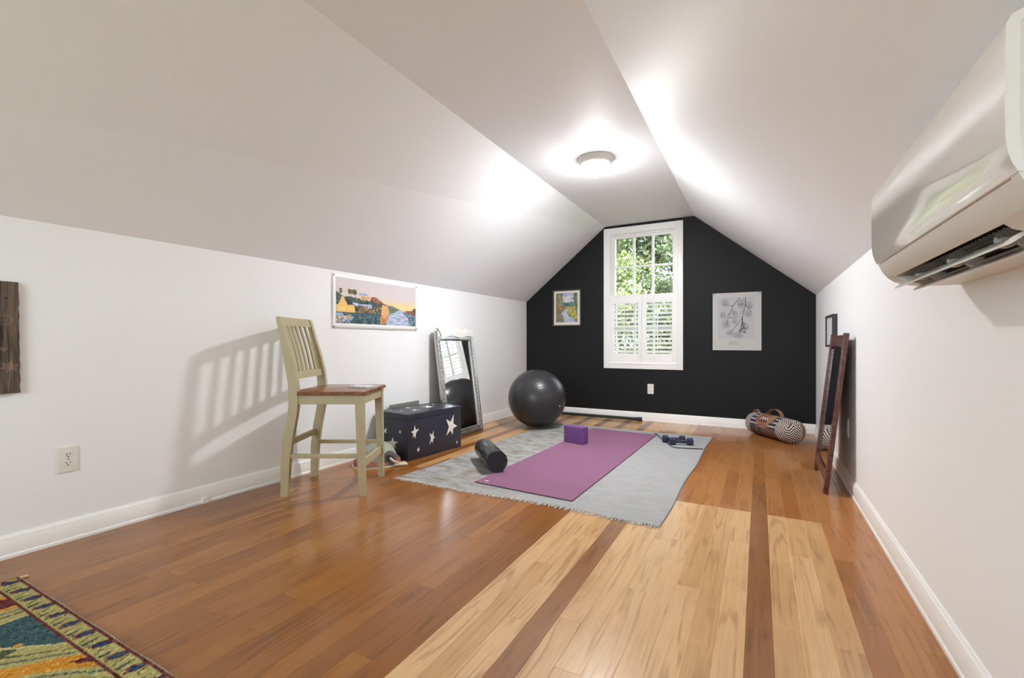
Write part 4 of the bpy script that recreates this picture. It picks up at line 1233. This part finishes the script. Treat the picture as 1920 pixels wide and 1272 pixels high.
def strap(path, wdir, w, name='strap'):
    bm = new_bm(); rings = []
    for k, p in enumerate(path):
        p = Vector(p); wd = wdir * w / 2
        q_ = Vector(path[min(k + 1, len(path) - 1)]) - Vector(path[max(k - 1, 0)])
        n_ = q_.cross(wdir).normalized() * 0.002
        rings.append([p - wd - n_, p + wd - n_, p + wd + n_, p - wd + n_])
    loft(bm, rings); obj(name, bm, M['strap'], bag, smooth=40)
def on_bag(u, a, r=GR * 1.02): return GA + gd * (u * gl) + gs * (math.cos(a) * r * 1.04) + Vector((0, 0, GR * 0.97 + math.sin(a) * r * 0.97))
strap([on_bag(0.36, a, GR * 1.03) for a in np.linspace(PI * 1.18, PI * 0.15, 16)], gd, 0.034, 'strap')
strap([on_bag(0.66, a, GR * 1.03) for a in np.linspace(PI * 1.18, PI * 0.15, 16)], gd, 0.034, 'strap')
# raised carrying handle between the two straps
hp = [on_bag(0.36 + 0.30 * t_, PI * 0.55, GR * 1.0 + 0.062 * math.sin(PI * t_) ** 0.6) for t_ in np.linspace(0, 1, 16)]
strap(hp, gs, 0.036, 'handle')
hp = [on_bag(0.80 + 0.14 * t_, PI * 0.5, GR * (bag_r(0.80 + 0.14 * t_)) + 0.030 * math.sin(PI * t_)) for t_ in np.linspace(0, 1, 12)]
strap(hp, gs, 0.028, 'pull_tab')

# ================================================================== MAHOGANY MIRROR leaning on the right wall
RMH = 0.99
rb0 = Vector((0.372, 3.383, 0.0)); rex = Vector((0.01, 1.0, 0)).normalized(); RMW = 0.645
rl = math.asin((0.128 - 0.022) / RMH)
rn = Vector((-1, 0, 0)); rn = (rn - rex * rn.dot(rex)).normalized()
rey = (Vector((0, 0, 1)) * math.cos(rl) - rn * math.sin(rl)).normalized()
rez = rn * math.cos(rl) + Vector((0, 0, 1)) * math.sin(rl)
RMT = frame(rb0, rex, rey, rez)     # x along the wall, y up the mirror, z out to the room
rmr = thing('wooden_mirror', 'tall mahogany framed mirror leaning on the right wall', 'mirror', rb0)
for x0 in (0.0, RMW - 0.046):
    bm = new_bm(); box(bm, (x0, 0, 0), (x0 + 0.046, RMH, 0.026), T=RMT, bev=0.003)
    obj('side_stile', bm, M['mahogany'], rmr)
def curved_rail(y_in, y_out, name):
    bm = new_bm(); rings = []
    for k in range(21):
        t_ = k / 20; x = 0.046 + (RMW - 0.092) * t_
        drop = 0.022 * (abs(2 * t_ - 1) ** 6)
        s_ = 1 if y_in < y_out else -1
        rings.append([RMT @ Vector((x, y_in - s_ * drop, 0.003)), RMT @ Vector((x, y_in - s_ * drop, 0.023)), RMT @ Vector((x, y_out, 0.023)), RMT @ Vector((x, y_out, 0.003))])
    loft(bm, rings); obj(name, bm, M['mahogany'], rmr)
curved_rail(RMH - 0.082, RMH - 0.012, 'top_rail')
curved_rail(0.125, 0.062, 'bottom_rail')
bm = new_bm(); box(bm, (0.044, 0.10, 0.008), (RMW - 0.044, RMH - 0.07, 0.013), T=RMT)
obj('mirror_glass', bm, M['chrome'], rmr, smooth=0)
bm = new_bm(); box(bm, (0.040, 0.09, 0.001), (RMW - 0.040, RMH - 0.06, 0.0075), T=RMT)
obj('backing_board', bm, mat('brown_hardboard', rgb(92, 70, 54), 0.8, noise=(8, 0.1, (1, 1, 1))), rmr)

# ================================================================== SMALL FRAME on the right wall
pf = thing('picture_frame', 'small black frame on the right wall above the mahogany mirror', 'picture frame', (XR, 4.11, 0.893))
FT = frame((XR - 0.001, 4.11, 0.893), (0, 1, 0), (0, 0, 1), (-1, 0, 0))
bm = new_bm(); picture_frame_bm(bm, 0.40, 0.247, [(0, 0), (0, 0.030), (0.002, 0.032), (0.014, 0.032), (0.016, 0.029), (0.016, 0.0)], FT)
obj('frame', bm, mat('black_frame_wood', rgb(44, 42, 44), 0.35, noise=(20, 0.1, (1, 1, 1))), pf)
bm = new_bm(); box(bm, (0.014, 0.014, 0.004), (0.386, 0.233, 0.022), T=FT)
obj('picture', bm, mat('pale_print_paper', rgb(205, 206, 212), 0.5, noise=(9, 0.12, (1, 1, 1))), pf)

# ================================================================== OUTLETS
def outlet(label, T, group=None):
    """T: x right along the wall, y up, z out of the wall; origin at plate centre"""
    o = thing('wall_outlet', label, 'outlet', T.translation, 'duplex wall outlets')
    bm = new_bm(); box(bm, (-0.0355, -0.0585, 0), (0.0355, 0.0585, 0.006), T=T, bev=0.0025)
    obj('cover_plate', bm, M['plastic'], o)
    for s_ in (1, -1):
        bm = new_bm()
        pts = []
        for k in range(32):
            a = 2 * PI * k / 32; x = 0.0172 * math.cos(a); y = max(-0.0145, min(0.0145, 0.0185 * math.sin(a))); pts.append((x, y))
        prism(bm, pts, 0.0045, 0.0078, T=T @ Matrix.Translation((0, 0.0195 * s_, 0)))
        sk = obj('socket', bm, M['plastic'], o)
        bm = new_bm()
        Q = T @ Matrix.Translation((0, 0.0195 * s_, 0))
        box(bm, (-0.0075, -0.001, 0.0074), (-0.0048, 0.009, 0.0081), T=Q); box(bm, (0.0048, 0.0005, 0.0074), (0.0072, 0.008, 0.0081), T=Q)
        lathe(bm, [(0.0, 0.0074), (0.0027, 0.0074), (0.0027, 0.0081), (0.0, 0.0081)], 12, Q @ Matrix.Translation((0, -0.0072, 0)))
        sl = obj('socket_slots', bm, M['slot'], sk)
        sl.matrix_parent_inverse = Matrix.Identity(4)
        FIXPAR.append(sl)
    bm = new_bm(); lathe(bm, [(0.0, 0.0055), (0.003, 0.0055), (0.0026, 0.0072), (0.0, 0.0072)], 12, T)
    obj('screw', bm, mat('screw_metal', rgb(170, 168, 160), 0.4, 0.6, noise=(30, 0.05, (1, 1, 1))), o)
FIXPAR = []
outlet('white duplex outlet low on the left wall', frame(LW(0.9185, 0.383, 0.0005), WL_DIR, (0, 0, 1), WL_N))
outlet('white duplex outlet on the dark wall below the window', frame((-1.127, D - 0.0005, 0.380), (1, 0, 0), (0, 0, 1), (0, -1, 0)))
outlet('white duplex outlet on the right wall behind the leaning mirror', frame((XR - 0.0005, 3.655, 0.378), (0, -1, 0), (0, 0, 1), (-1, 0, 0)))

# ================================================================== PICTURES
M['print'] = attr_mat('printed_paper', 0.55, 0.3)
M['paper'] = mat('white_poster_paper', rgb(244, 244, 242), 0.5, noise=(4, 0.01, (1, 1, 1)))
M['brass'] = mat('push_pin_metal', rgb(150, 132, 84), 0.35, 0.6, noise=(40, 0.1, (1, 1, 1)))
M['steelpin'] = mat('dark_pin_metal', rgb(70, 70, 74), 0.35, 0.6, noise=(40, 0.1, (1, 1, 1)))
def pin(parent, p, n, m):
    bm = new_bm(); lathe(bm, [(0.0, 0), (0.005, 0), (0.0055, 0.003), (0.0035, 0.006), (0.004, 0.010), (0.0, 0.011)], 12, zalign(p, Vector(p) + Vector(n)))
    obj('push_pin', bm, m, parent)
# --- river poster on the left wall
po = thing('river_poster', 'wide unframed poster of riverside houses pinned on the left wall', 'poster', LW(2.88, 1.04))
PY0, PY1, PZ0, PZ1 = 2.406, 3.350, 1.037, 1.4555
def pwave(y, z):
    t_ = (y - PY0) / (PY1 - PY0); s_ = (z - PZ0) / (PZ1 - PZ0)
    return 0.0035 + 0.010 * max(0, 0.09 - t_) / 0.09 * math.sin(PI * max(0, min(1, s_))) + 0.003 * math.sin(PI * max(0, min(1, t_))) * (1 - s_)
bm = new_bm(); gx, gz = 40, 14
Vg = [[bm.verts.new(LW(PY0 + (PY1 - PY0) * i / gx, PZ0 + (PZ1 - PZ0) * j / gz, pwave(PY0 + (PY1 - PY0) * i / gx, PZ0 + (PZ1 - PZ0) * j / gz))) for i in range(gx + 1)] for j in range(gz + 1)]
for j in range(gz):
    for i in range(gx): bm.faces.new((Vg[j][i], Vg[j][i + 1], Vg[j + 1][i + 1], Vg[j + 1][i]))
ps = obj('paper_sheet', bm, M['paper'], po, smooth=60)
sm = ps.modifiers.new('thickness', 'SOLIDIFY'); sm.thickness = 0.0006; sm.offset = -1
cv = Canvas(320, 124, (214, 205, 204))
X, Y = cv.X, cv.Y
sky0 = np.array((212, 204, 206.)); sky1 = np.array((218, 206, 196.)); sky2 = np.array((236, 208, 146.))
h_ = np.clip((Y - 0.22 * X) / 0.45, 0, 1)[..., None]
cv.a = sky0 * (1 - h_) + sky1 * h_
g2 = np.clip((Y - 0.36) / 0.18, 0, 1)[..., None] * np.clip((X - 0.35) / 0.3, 0, 1)[..., None]
cv.a = cv.a * (1 - g2) + sky2 * g2
cv.poly([(0, .31), (.05, .37), (.09, .42), (.13, .40), (.2, .41), (.26, .43), (.30, .42), (.36, .44), (.42, .38), (.47, .38), (.55, .5), (.61, .54), (.61, .8), (0, .8)], (66, 84, 76))
cv.dabs(cv.inpoly([(0, .33), (.1, .42), (.3, .44), (.55, .5), (.61, .55), (.61, .8), (0, .8)]), 500, [(52, 66, 60), (84, 104, 90), (60, 78, 84), (96, 116, 98), (44, 54, 56)], .012, .02)
for x in (.055, .15, .165, .2, .215):
    cv.line([(x + .004, .44), (x, .30)], .0016, (120, 90, 60), .45); cv.dabs(cv.inpoly([(x - .018, .24), (x + .016, .24), (x + .018, .34), (x - .018, .35)]), 26, [(92, 90, 66), (120, 104, 72), (74, 76, 60)], .008, .016)
cv.poly([(.25, .31), (.33, .30), (.38, .355), (.26, .355)], (150, 172, 206)); cv.poly([(.26, .355), (.38, .355), (.39, .47), (.27, .45)], (236, 192, 150))
cv.dabs(cv.inpoly([(.28, .38), (.38, .38), (.38, .46), (.28, .45)]), 30, [(170, 100, 80), (240, 214, 180), (120, 90, 80)], .008, .010)
cv.poly([(.39, .37), (.45, .36), (.52, .44), (.555, .50), (.50, .53), (.42, .47)], (150, 88, 76)); cv.dabs(cv.inpoly([(.40, .38), (.46, .37), (.55, .5), (.5, .53)]), 60, [(178, 110, 92), (120, 70, 64), (96, 100, 84)], .01, .014)
cv.poly([(.02, .62), (.075, .38), (.13, .60)], (236, 200, 124)); cv.poly([(0, .60), (.20, .58), (.215, .76), (0, .76)], (232, 190, 104)); cv.poly([(.13, .46), (.21, .56), (.13, .60), (.085, .40)], (52, 62, 64))
for x in (.03, .055, .08, .10, .14, .165, .19): cv.line([(x, .64), (x, .72)], .004, (246, 222, 160), .45)
for x in (.05, .075, .1): cv.line([(x, .48), (x, .56)], .0022, (200, 150, 80), .45)
cv.dabs(cv.inpoly([(.18, .53), (.25, .53), (.25, .60), (.18, .60)]), 40, [(170, 186, 220), (120, 140, 190), (210, 216, 232)], .012, .014)
cv.poly([(.24, .56), (.40, .54), (.41, .62), (.36, .66), (.30, .60)], (168, 184, 214)); cv.dabs(cv.inpoly([(.24, .6), (.6, .55), (.6, .8), (.22, .8)]), 240, [(196, 120, 80), (228, 184, 110), (60, 60, 60), (90, 100, 84), (150, 80, 66), (100, 130, 118)], .006, .016)
cv.poly([(0, .78), (1, .70), (1, 1), (0, 1)], (66, 92, 98))
cv.dabs(cv.inpoly([(.2, .8), (.56, .78), (.56, 1), (.2, 1)]), 360, [(52, 72, 80), (84, 116, 120), (60, 96, 92), (44, 60, 66), (104, 138, 140)], .016, .014)
cv.poly([(.535, .51), (.615, .53), (.615, .76), (.52, .78)], (236, 180, 124))
for y in (.58, .64, .70): cv.line([(.54, y), (.612, y + .008)], .0022, (168, 84, 64), .45)
cv.dabs(cv.inpoly([(.54, .54), (.61, .55), (.61, .74), (.54, .74)]), 26, [(150, 96, 76), (246, 210, 160)], .004, .012)
cv.poly([(.53, .49), (.62, .53), (.62, .545), (.53, .52)], (110, 56, 50))
cv.dabs(cv.inpoly([(.61, .54), (.66, .53), (.76, .60), (.80, .68), (.62, .76)]), 220, [(112, 132, 112), (84, 106, 96), (140, 154, 128), (70, 88, 84)], .012, .018)
cv.poly([(.76, .62), (.84, .64), (.90, .80), (.91, 1), (.58, 1), (.60, .78), (.68, .76)], (172, 188, 210))
cv.dabs(cv.inpoly([(.76, .62), (.84, .64), (.90, .80), (.91, 1), (.58, 1), (.60, .78)]), 360, [(196, 204, 222), (150, 172, 204), (178, 176, 200), (128, 156, 184), (206, 210, 226)], .026, .012)
cv.dabs(cv.inpoly([(.51, .79), (.615, .76), (.60, .9), (.56, .98), (.51, .98)]), 160, [(214, 140, 70), (236, 176, 96), (190, 112, 62), (160, 150, 120)], .010, .018)
cv.poly([(.83, .63), (1, .60), (1, .74), (.90, .70)], (134, 84, 72)); cv.poly([(.82, .66), (.90, .69), (1, .74), (1, 1), (.90, 1), (.89, .82)], (66, 84, 92))
cv.dabs(cv.inpoly([(.84, .68), (1, .74), (1, 1), (.90, 1), (.89, .82)]), 220, [(88, 110, 120), (52, 66, 74), (120, 140, 160), (160, 172, 196)], .012, .014)
cv.dabs(cv.inpoly([(.96, .56), (1, .54), (1, .66), (.95, .62)]), 30, [(70, 72, 58), (90, 84, 60)], .01, .02)
cv.poly([(0, .78), (.07, .77), (.09, .83), (0, .86)], (150, 176, 214)); cv.poly([(0, .87), (.14, .82), (.17, .88), (.10, .94), (0, .95)], (228, 200, 140))
cv.poly([(0, .96), (.12, .94), (.18, .84), (.20, .86), (.15, .97), (.03, 1), (0, 1)], (150, 170, 212)); cv.dabs(cv.inpoly([(0, .8), (.18, .8), (.16, 1), (0, 1)]), 90, [(176, 196, 230), (90, 100, 120), (214, 176, 110), (120, 140, 180)], .010, .010)
cv.noise(3)
def pz(U, V):
    y = PY0 + 0.030 + U * 0.898; z = PZ1 - 0.026 - V * 0.352
    t_ = (y - PY0) / (PY1 - PY0); s_ = (z - PZ0) / (PZ1 - PZ0)
    o_ = 0.0024 + 0.0035 + 0.010 * np.clip(0.09 - t_, 0, None) / 0.09 * np.sin(PI * np.clip(s_, 0, 1)) + 0.003 * np.sin(PI * np.clip(t_, 0, 1)) * (1 - s_)
    return o_[..., None] * np.array(WL_N[:])
canvas_sheet('river_painting', cv, LW(PY0 + 0.030, PZ1 - 0.026)[:], LW(PY0 + 0.928, PZ1 - 0.026)[:], LW(PY0 + 0.030, PZ1 - 0.378)[:], M['print'], po, zfun=pz)
for y, z in ((PY0 + 0.012, PZ1 - 0.016), (PY0 + 0.012, PZ0 + 0.014), (PY1 - 0.010, PZ1 - 0.016), (PY1 - 0.010, PZ0 + 0.014)):
    pin(po, LW(y, z, 0.0045), WL_N, M['brass'])

# --- framed forest path on the dark wall
fp = thing('framed_painting', 'black framed painting of a forest path left of the window', 'framed painting', (-2.18, D, 1.13))
FT = frame((-2.375, D - 0.001, 1.133), (1, 0, 0), (0, 0, 1), (0, -1, 0))
FWd, FHt = 0.395, 0.478
bm = new_bm(); picture_frame_bm(bm, FWd, FHt, [(0, 0), (0, 0.018), (0.003, 0.021), (0.017, 0.021), (0.020, 0.016), (0.020, 0.0)], FT)
obj('frame', bm, mat('black_satin_frame', rgb(46, 46, 48), 0.35, noise=(20, 0.1, (1, 1, 1))), fp)
cv = Canvas(100, 126, (222, 214, 204))
def R(x, y): return (0.09 + 0.82 * x, 0.07 + 0.85 * y)
def RP(pts): return [R(*p) for p in pts]
full = RP([(0, 0), (1, 0), (1, 1), (0, 1)])
cv.poly(full, (120, 116, 104))
cv.poly(RP([(.28, 0), (.86, 0), (.86, .42), (.28, .42)]), (150, 156, 196)); cv.dabs(cv.inpoly(RP([(.3, .05), (.85, .02), (.85, .34), (.3, .34)])), 90, [(170, 174, 208), (134, 142, 186), (206, 198, 206), (214, 206, 200)], .06, .03)
for x, y in ((.5, .26), (.62, .15), (.46, .2)): cv.ell(*R(x, y), .10, .035, (222, 212, 204), .8)
cv.dabs(cv.inpoly(RP([(.28, .32), (.88, .32), (.88, .46), (.28, .46)])), 90, [(70, 112, 104), (88, 140, 150), (60, 92, 80)], .02, .025)
cv.dabs(cv.inpoly(RP([(0, 0), (.3, 0), (.3, .55), (0, .6)])), 260, [(96, 104, 70), (130, 128, 92), (80, 88, 62), (150, 150, 122)], .012, .05)
for x in (.04, .10, .17, .22, .27): cv.line([R(x, .1), R(x, .5)], .006, (176, 160, 122))
cv.dabs(cv.inpoly(RP([(0, .46), (.36, .42), (.40, .52), (0, .64)])), 90, [(166, 116, 72), (190, 140, 84), (130, 96, 64)], .03, .012)
cv.dabs(cv.inpoly(RP([(.82, 0), (1, 0), (1, .9), (.86, .6)])), 240, [(74, 112, 76), (96, 134, 88), (58, 92, 70), (120, 150, 100)], .012, .04)
cv.dabs(cv.inpoly(RP([(.42, .46), (.9, .46), (1, .9), (.8, .88), (.5, .62)])), 240, [(150, 176, 84), (110, 156, 72), (206, 186, 84), (196, 140, 84), (128, 164, 80)], .025, .02)
cv.dabs(cv.inpoly(RP([(0, .62), (.3, .58), (.3, .75), (.45, 1), (0, 1)])), 160, [(128, 120, 100), (106, 100, 88), (150, 138, 112)], .035, .014)
path_ = RP([(.50, .54), (.56, .58), (.50, .66), (.60, .78), (.88, .92), (.92, 1), (.40, 1), (.34, .80), (.24, .70), (.36, .60)])
cv.poly(path_, (172, 182, 206)); cv.dabs(cv.inpoly(path_), 160, [(190, 198, 214), (148, 160, 192), (206, 206, 210), (140, 144, 168)], .05, .012)
o_ = np.ones((cv.h, cv.w), bool); o_[cv.inpoly(full)] = False; cv.a[o_] = (222, 214, 204)
cv.noise(3)
canvas_sheet('path_painting', cv, (FT @ Vector((0.018, FHt - 0.018, 0.012)))[:], (FT @ Vector((FWd - 0.018, FHt - 0.018, 0.012)))[:], (FT @ Vector((0.018, 0.018, 0.012)))[:], M['print'], fp)

# --- botanical print on the dark wall
bp_ = thing('botanical_poster', 'unframed grey botanical print pinned right of the window', 'poster', (-0.215, D, 0.845))
Q0, Q1, QZ0, QZ1 = -0.453, 0.0215, 0.8445, 1.4695
cv = Canvas(190, 250, (190, 190, 187))
fd = cv.inpoly([(.12, .08), (.87, .08), (.87, .80), (.12, .80)]); cv.a[fd] = (180, 181, 184)
for x, y, rx, ry in ((.26, .17, .085, .075), (.60, .20, .085, .085), (.76, .23, .075, .07), (.74, .37, .085, .075), (.21, .38, .065, .06), (.46, .36, .07, .055), (.29, .55, .095, .075), (.47, .50, .06, .05), (.66, .60, .10, .08), (.37, .70, .085, .055), (.54, .74, .11, .06)):
    cv.ell(x, y, rx, ry, (146, 147, 148), .55); cv.ell(x, y, rx * .8, ry * .8, (158, 159, 160), .4)
    for k in range(7):
        a = -1.2 + 0.4 * k; cv.line([(x, y - ry * .2), (x + rx * .85 * math.sin(a), y + ry * .75 * math.cos(a))], .0022, (132, 133, 135), 1.3)
dk = (58, 60, 62)
for pts, w in (([(.57, .09), (.50, .16), (.43, .23), (.38, .34), (.35, .38)], .006), ([(.43, .23), (.34, .225), (.24, .20)], .004), ([(.34, .225), (.335, .19)], .005), ([(.35, .36), (.29, .40), (.25, .46)], .004), ([(.35, .37), (.38, .44), (.45, .44), (.54, .42)], .005),
               ([(.33, .42), (.31, .50), (.31, .54)], .005), ([(.69, .09), (.685, .23), (.65, .32), (.62, .45), (.62, .56), (.65, .60)], .007), ([(.69, .10), (.58, .17)], .003), ([(.69, .23), (.74, .27), (.80, .26)], .004), ([(.74, .27), (.80, .35)], .003),
               ([(.62, .42), (.56, .52), (.47, .60), (.40, .67)], .005), ([(.62, .50), (.60, .62), (.56, .68)], .006), ([(.62, .5), (.66, .55), (.62, .64)], .006), ([(.40, .28), (.46, .36)], .003), ([(.62, .31), (.55, .40), (.50, .43)], .003), ([(.52, .19), (.57, .22), (.64, .19)], .005)):
    cv.line(pts, w, dk, 1.3)
cv.dabs(cv.inpoly([(.54, .62), (.74, .60), (.70, .72), (.54, .70)]), 9, [(86, 87, 88), (110, 110, 110)], .03, .012)
xx = .345
for k, (w, h0, h1) in enumerate(((.022, .87, .91), (.022, .85, .91), (.014, .855, .91), (.018, .85, .91), (.006, .835, .91), (.006, .86, .93), (.016, .85, .91), (.020, .85, .91), (.024, .86, .91), (.02, .86, .91))):
    cv.line([(xx, h0), (xx, h1)], .003, (150, 150, 148), 1.3)
    if w > .012: cv.line([(xx, h1), (xx + w * .6, h1), (xx + w * .6, h0)], .0025, (156, 156, 154), 1.3)
    xx += w + .007
cv.line([(.53, .945), (.64, .948)], .004, (160, 160, 158), 1.3)
b2_ = cv.a.copy(); b2_[:2] = 214; b2_[-2:] = 214; b2_[:, :2] = 214; b2_[:, -2:] = 214; cv.a = b2_
cv.noise(1.5)
sh = canvas_sheet('print_sheet', cv, (Q0, D - 0.0045, QZ1), (Q1, D - 0.0045, QZ1), (Q0, D - 0.0045, QZ0), M['print'], bp_,
                  zfun=lambda U, V: (-(0.004 * np.sin(PI * U) * V + 0.002 * V))[..., None] * np.array((0, 1, 0)))
sm = sh.modifiers.new('thickness', 'SOLIDIFY'); sm.thickness = 0.0006; sm.offset = 0
pin(bp_, (Q0 + 0.013, D - 0.005, QZ1 - 0.013), (0, -1, 0), M['steelpin']); pin(bp_, (Q1 - 0.013, D - 0.005, QZ1 - 0.013), (0, -1, 0), M['steelpin'])

# ================================================================== WEATHERED WOODEN PLAQUE at the left edge
wp = thing('wooden_plaque', 'rough weathered dark wood board hanging on the left wall', 'wall decor', LW(0.62, 0.71))
bm = new_bm(); T = frame(LW(0.48, 0.7105, 0.0005), WL_DIR, (0, 0, 1), WL_N)
rr = random.Random(9); n = 26; H_ = 0.4805
L0, L1 = [], []
for k in range(n + 1):
    z = H_ * k / n; w_ = 0.278 + rr.uniform(-0.0015, 0.0015) - 0.006 * k / n
    L0.append((w_, z)); L1.append((rr.uniform(-0.002, 0.002), z))
prism(bm, L0 + L1[::-1], 0, 0.020, T=T)
obj('board', bm, M['barn'], wp, smooth=0)
M['raw'] = wood_mat('pinkish_raw_wood', (146, 118, 102), (84, 66, 58), 0.9, (60, 60, 3.0), 1.6)
for cx_, cz_, sc_, n_ in ((0.244, 0.115, 0.036, 6), (0.225, 0.19, 0.018, 4)):
    pts = []; bm = new_bm()
    for k in range(2 * n_):
        a = 2 * PI * k / (2 * n_) + 0.3; r_ = sc_ * (1.0 if k % 2 == 0 else 0.45)
        pts.append((cx_ + r_ * math.cos(a), cz_ + r_ * 0.8 * math.sin(a)))
    prism(bm, pts, 0.0195, 0.0207, T=T)
    obj('carved_mark', bm, M['raw'], wp, smooth=0)
bm = new_bm()
lathe(bm, [(0.019, 0.0195), (0.022, 0.0195), (0.022, 0.0206), (0.019, 0.0206)], 24, T @ Matrix.Translation((0.232, 0.315, 0)), cap=False)
obj('carved_ring', bm, M['raw'], wp, smooth=0)
bm = new_bm(); lathe(bm, [(0.0, 0.0195), (0.0045, 0.0195), (0.0035, 0.022), (0.0, 0.022)], 10, T @ Matrix.Translation((0.236, 0.41, 0)))
obj('nail', bm, M['slot'], wp)

# ================================================================== ORIENTAL CARPET in the near-left corner
oc = thing('oriental_carpet', 'olive and blue floral patterned carpet in the near left corner', 'carpet', (-2.0, 0, 0))
OX0, OX1, OY1, OY0 = -2.56, -0.985, 0.683, -1.2
px = 0.0045
cw, chh = int((OX1 - OX0) / px), int((OY1 - OY0) / px)
cv = Canvas(cw, chh, (160, 148, 92))
xm = OX0 + cv.X * (OX1 - OX0); ym_ = OY1 - cv.Y * (OY1 - OY0)     # metres
dl = xm - OX0; dt = OY1 - ym_; dr = OX1 - xm; db = ym_ - OY0
edge = np.minimum(np.minimum(dl, dt), np.minimum(dr, db))
base = np.array((166, 156, 100.)); olive2 = np.array((190, 180, 128.)); navy = np.array((52, 66, 98.)); teal = np.array((62, 86, 88.)); wine = np.array((98, 46, 48.)); gold = np.array((196, 136, 52.)); drk = np.array((74, 82, 62.))
cv.a[:] = base
# inner field: scrolling arabesque
fld = edge > 0.079
u_ = (xm + 2.47) ; v_ = (0.585 - ym_)
f1 = np.sin(u_ * 11 + 1.6 * np.sin(v_ * 9)) + np.sin(v_ * 12 + 1.8 * np.sin(u_ * 8 + 1))
f2 = np.sin(u_ * 24 + 2.2 * np.sin(v_ * 17)) * np.sin(v_ * 22 + 2.0 * np.sin(u_ * 19))
A = cv.a
A[fld] = base
A[fld & (f1 < -0.55)] = teal
A[fld & (np.abs(f1 + 0.55) < 0.10)] = olive2
A[fld & (np.abs(f1 - 0.5) < 0.09)] = drk
A[fld & (np.abs(f1 - 1.15) < 0.07)] = teal
A[fld & (f1 > 1.55)] = gold
A[fld & (f1 > 1.82)] = wine
A[fld & (f2 > 0.62) & (f1 > -0.4) & (f1 < 0.4)] = drk
A[fld & (f2 > 0.80) & (f1 < -0.7)] = gold
# wine lines and tulips of the outer border
def tulips(al, ac, n0):
    """al along the border, ac across it (0..0.08)"""
    k = (al / 0.107) % 1.0; d = (k - 0.42) * 0.107; e = ac - 0.044
    # body lying across the border, three petals at one end
    s1 = (d * 0.9 + e * 0.25); s2 = (e - d * 0.2)
    body = ((s2 + 0.006) / 0.019) ** 2 + (s1 / 0.012) ** 2 < 1
    pet = (s2 > 0.004) & (s2 < 0.026) & ((np.abs(s1) < 0.0035) | (np.abs(np.abs(s1) - 0.010) < 0.0032))
    rim = (((s2 + 0.006) / 0.024) ** 2 + (s1 / 0.016) ** 2 < 1)
    leaf = (np.abs(d + 0.045 - 0.35 * e) < 0.0065 + 0.003 * np.sin(al * 60)) & (np.abs(e) < 0.030)
    twig = (np.abs(d - 0.034 - 0.55 * e) < 0.0025) & (np.abs(e) < 0.03)
    return body, pet, rim, leaf, twig
bd = (edge <= 0.076)
for al, ac, msk in ((dl, dt, bd & (dt == edge)), (dt, dl, bd & (dl == edge)), (dt, dr, bd & (dr == edge)), (dl, db, bd & (db == edge))):
    b1, p1_, r1_, lf, tw = tulips(al, ac, 0)
    A[msk & r1_] = wine; A[msk & p1_] = wine; A[msk & b1] = navy
    A[msk & lf] = (70, 84, 72); A[msk & tw] = drk
A[(edge > 0.0745) & (edge < 0.080)] = wine
A[edge < 0.015] = wine
A[edge < 0.011] = (176, 178, 152)
n1_ = RNG.normal(0, 15, (chh, cw, 1)); A += n1_; cv.a = np.clip(A, 0, 255)
def pile(U, V):
    z = 0.008 + RNG.random(U.shape) * 0.0022
    e_ = np.minimum(np.minimum(U * (OX1 - OX0), (1 - U) * (OX1 - OX0)), np.minimum(V, 1 - V) * (OY1 - OY0))
    z = z + 0.002 * np.exp(-((e_ - 0.008) / 0.006) ** 2) - 0.0085 * (e_ < 0.002)
    o = np.zeros(U.shape + (3,)); o[..., 2] = z
    o[..., 1] = 0.0015 * np.sin(U * 31) * (V < 0.004)
    return o
M['carpet'] = attr_mat('knotted_wool', 0.95, 0.1, bump=(400, 0.6, 0.003))
canvas_sheet('carpet_pile', cv, (OX0, OY1, 0.0015), (OX1, OY1, 0.0015), (OX0, OY0, 0.0015), M['carpet'], oc, zfun=pile)
bm = new_bm()
box(bm, (OX0 - 0.004, OY0, 0.001), (OX0 + 0.010, OY1 + 0.022, 0.008), bev=0.002)
obj('end_binding', bm, mat('cream_binding', rgb(206, 186, 160), 0.9, noise=(80, 0.12, (1, 1, 1)), bump=(200, 0.5, 0.002)), oc)

# ------------------------------------------------------------------ settle nested parts: children of children keep world placement
bpy.context.view_layer.update()
for o_, g_ in SASHES:
    g_.matrix_parent_inverse = o_.matrix_world.inverted(); g_.matrix_basis = Matrix.Identity(4)
for s_ in FIXPAR:
    s_.matrix_parent_inverse = s_.parent.matrix_world.inverted(); s_.matrix_basis = Matrix.Identity(4)
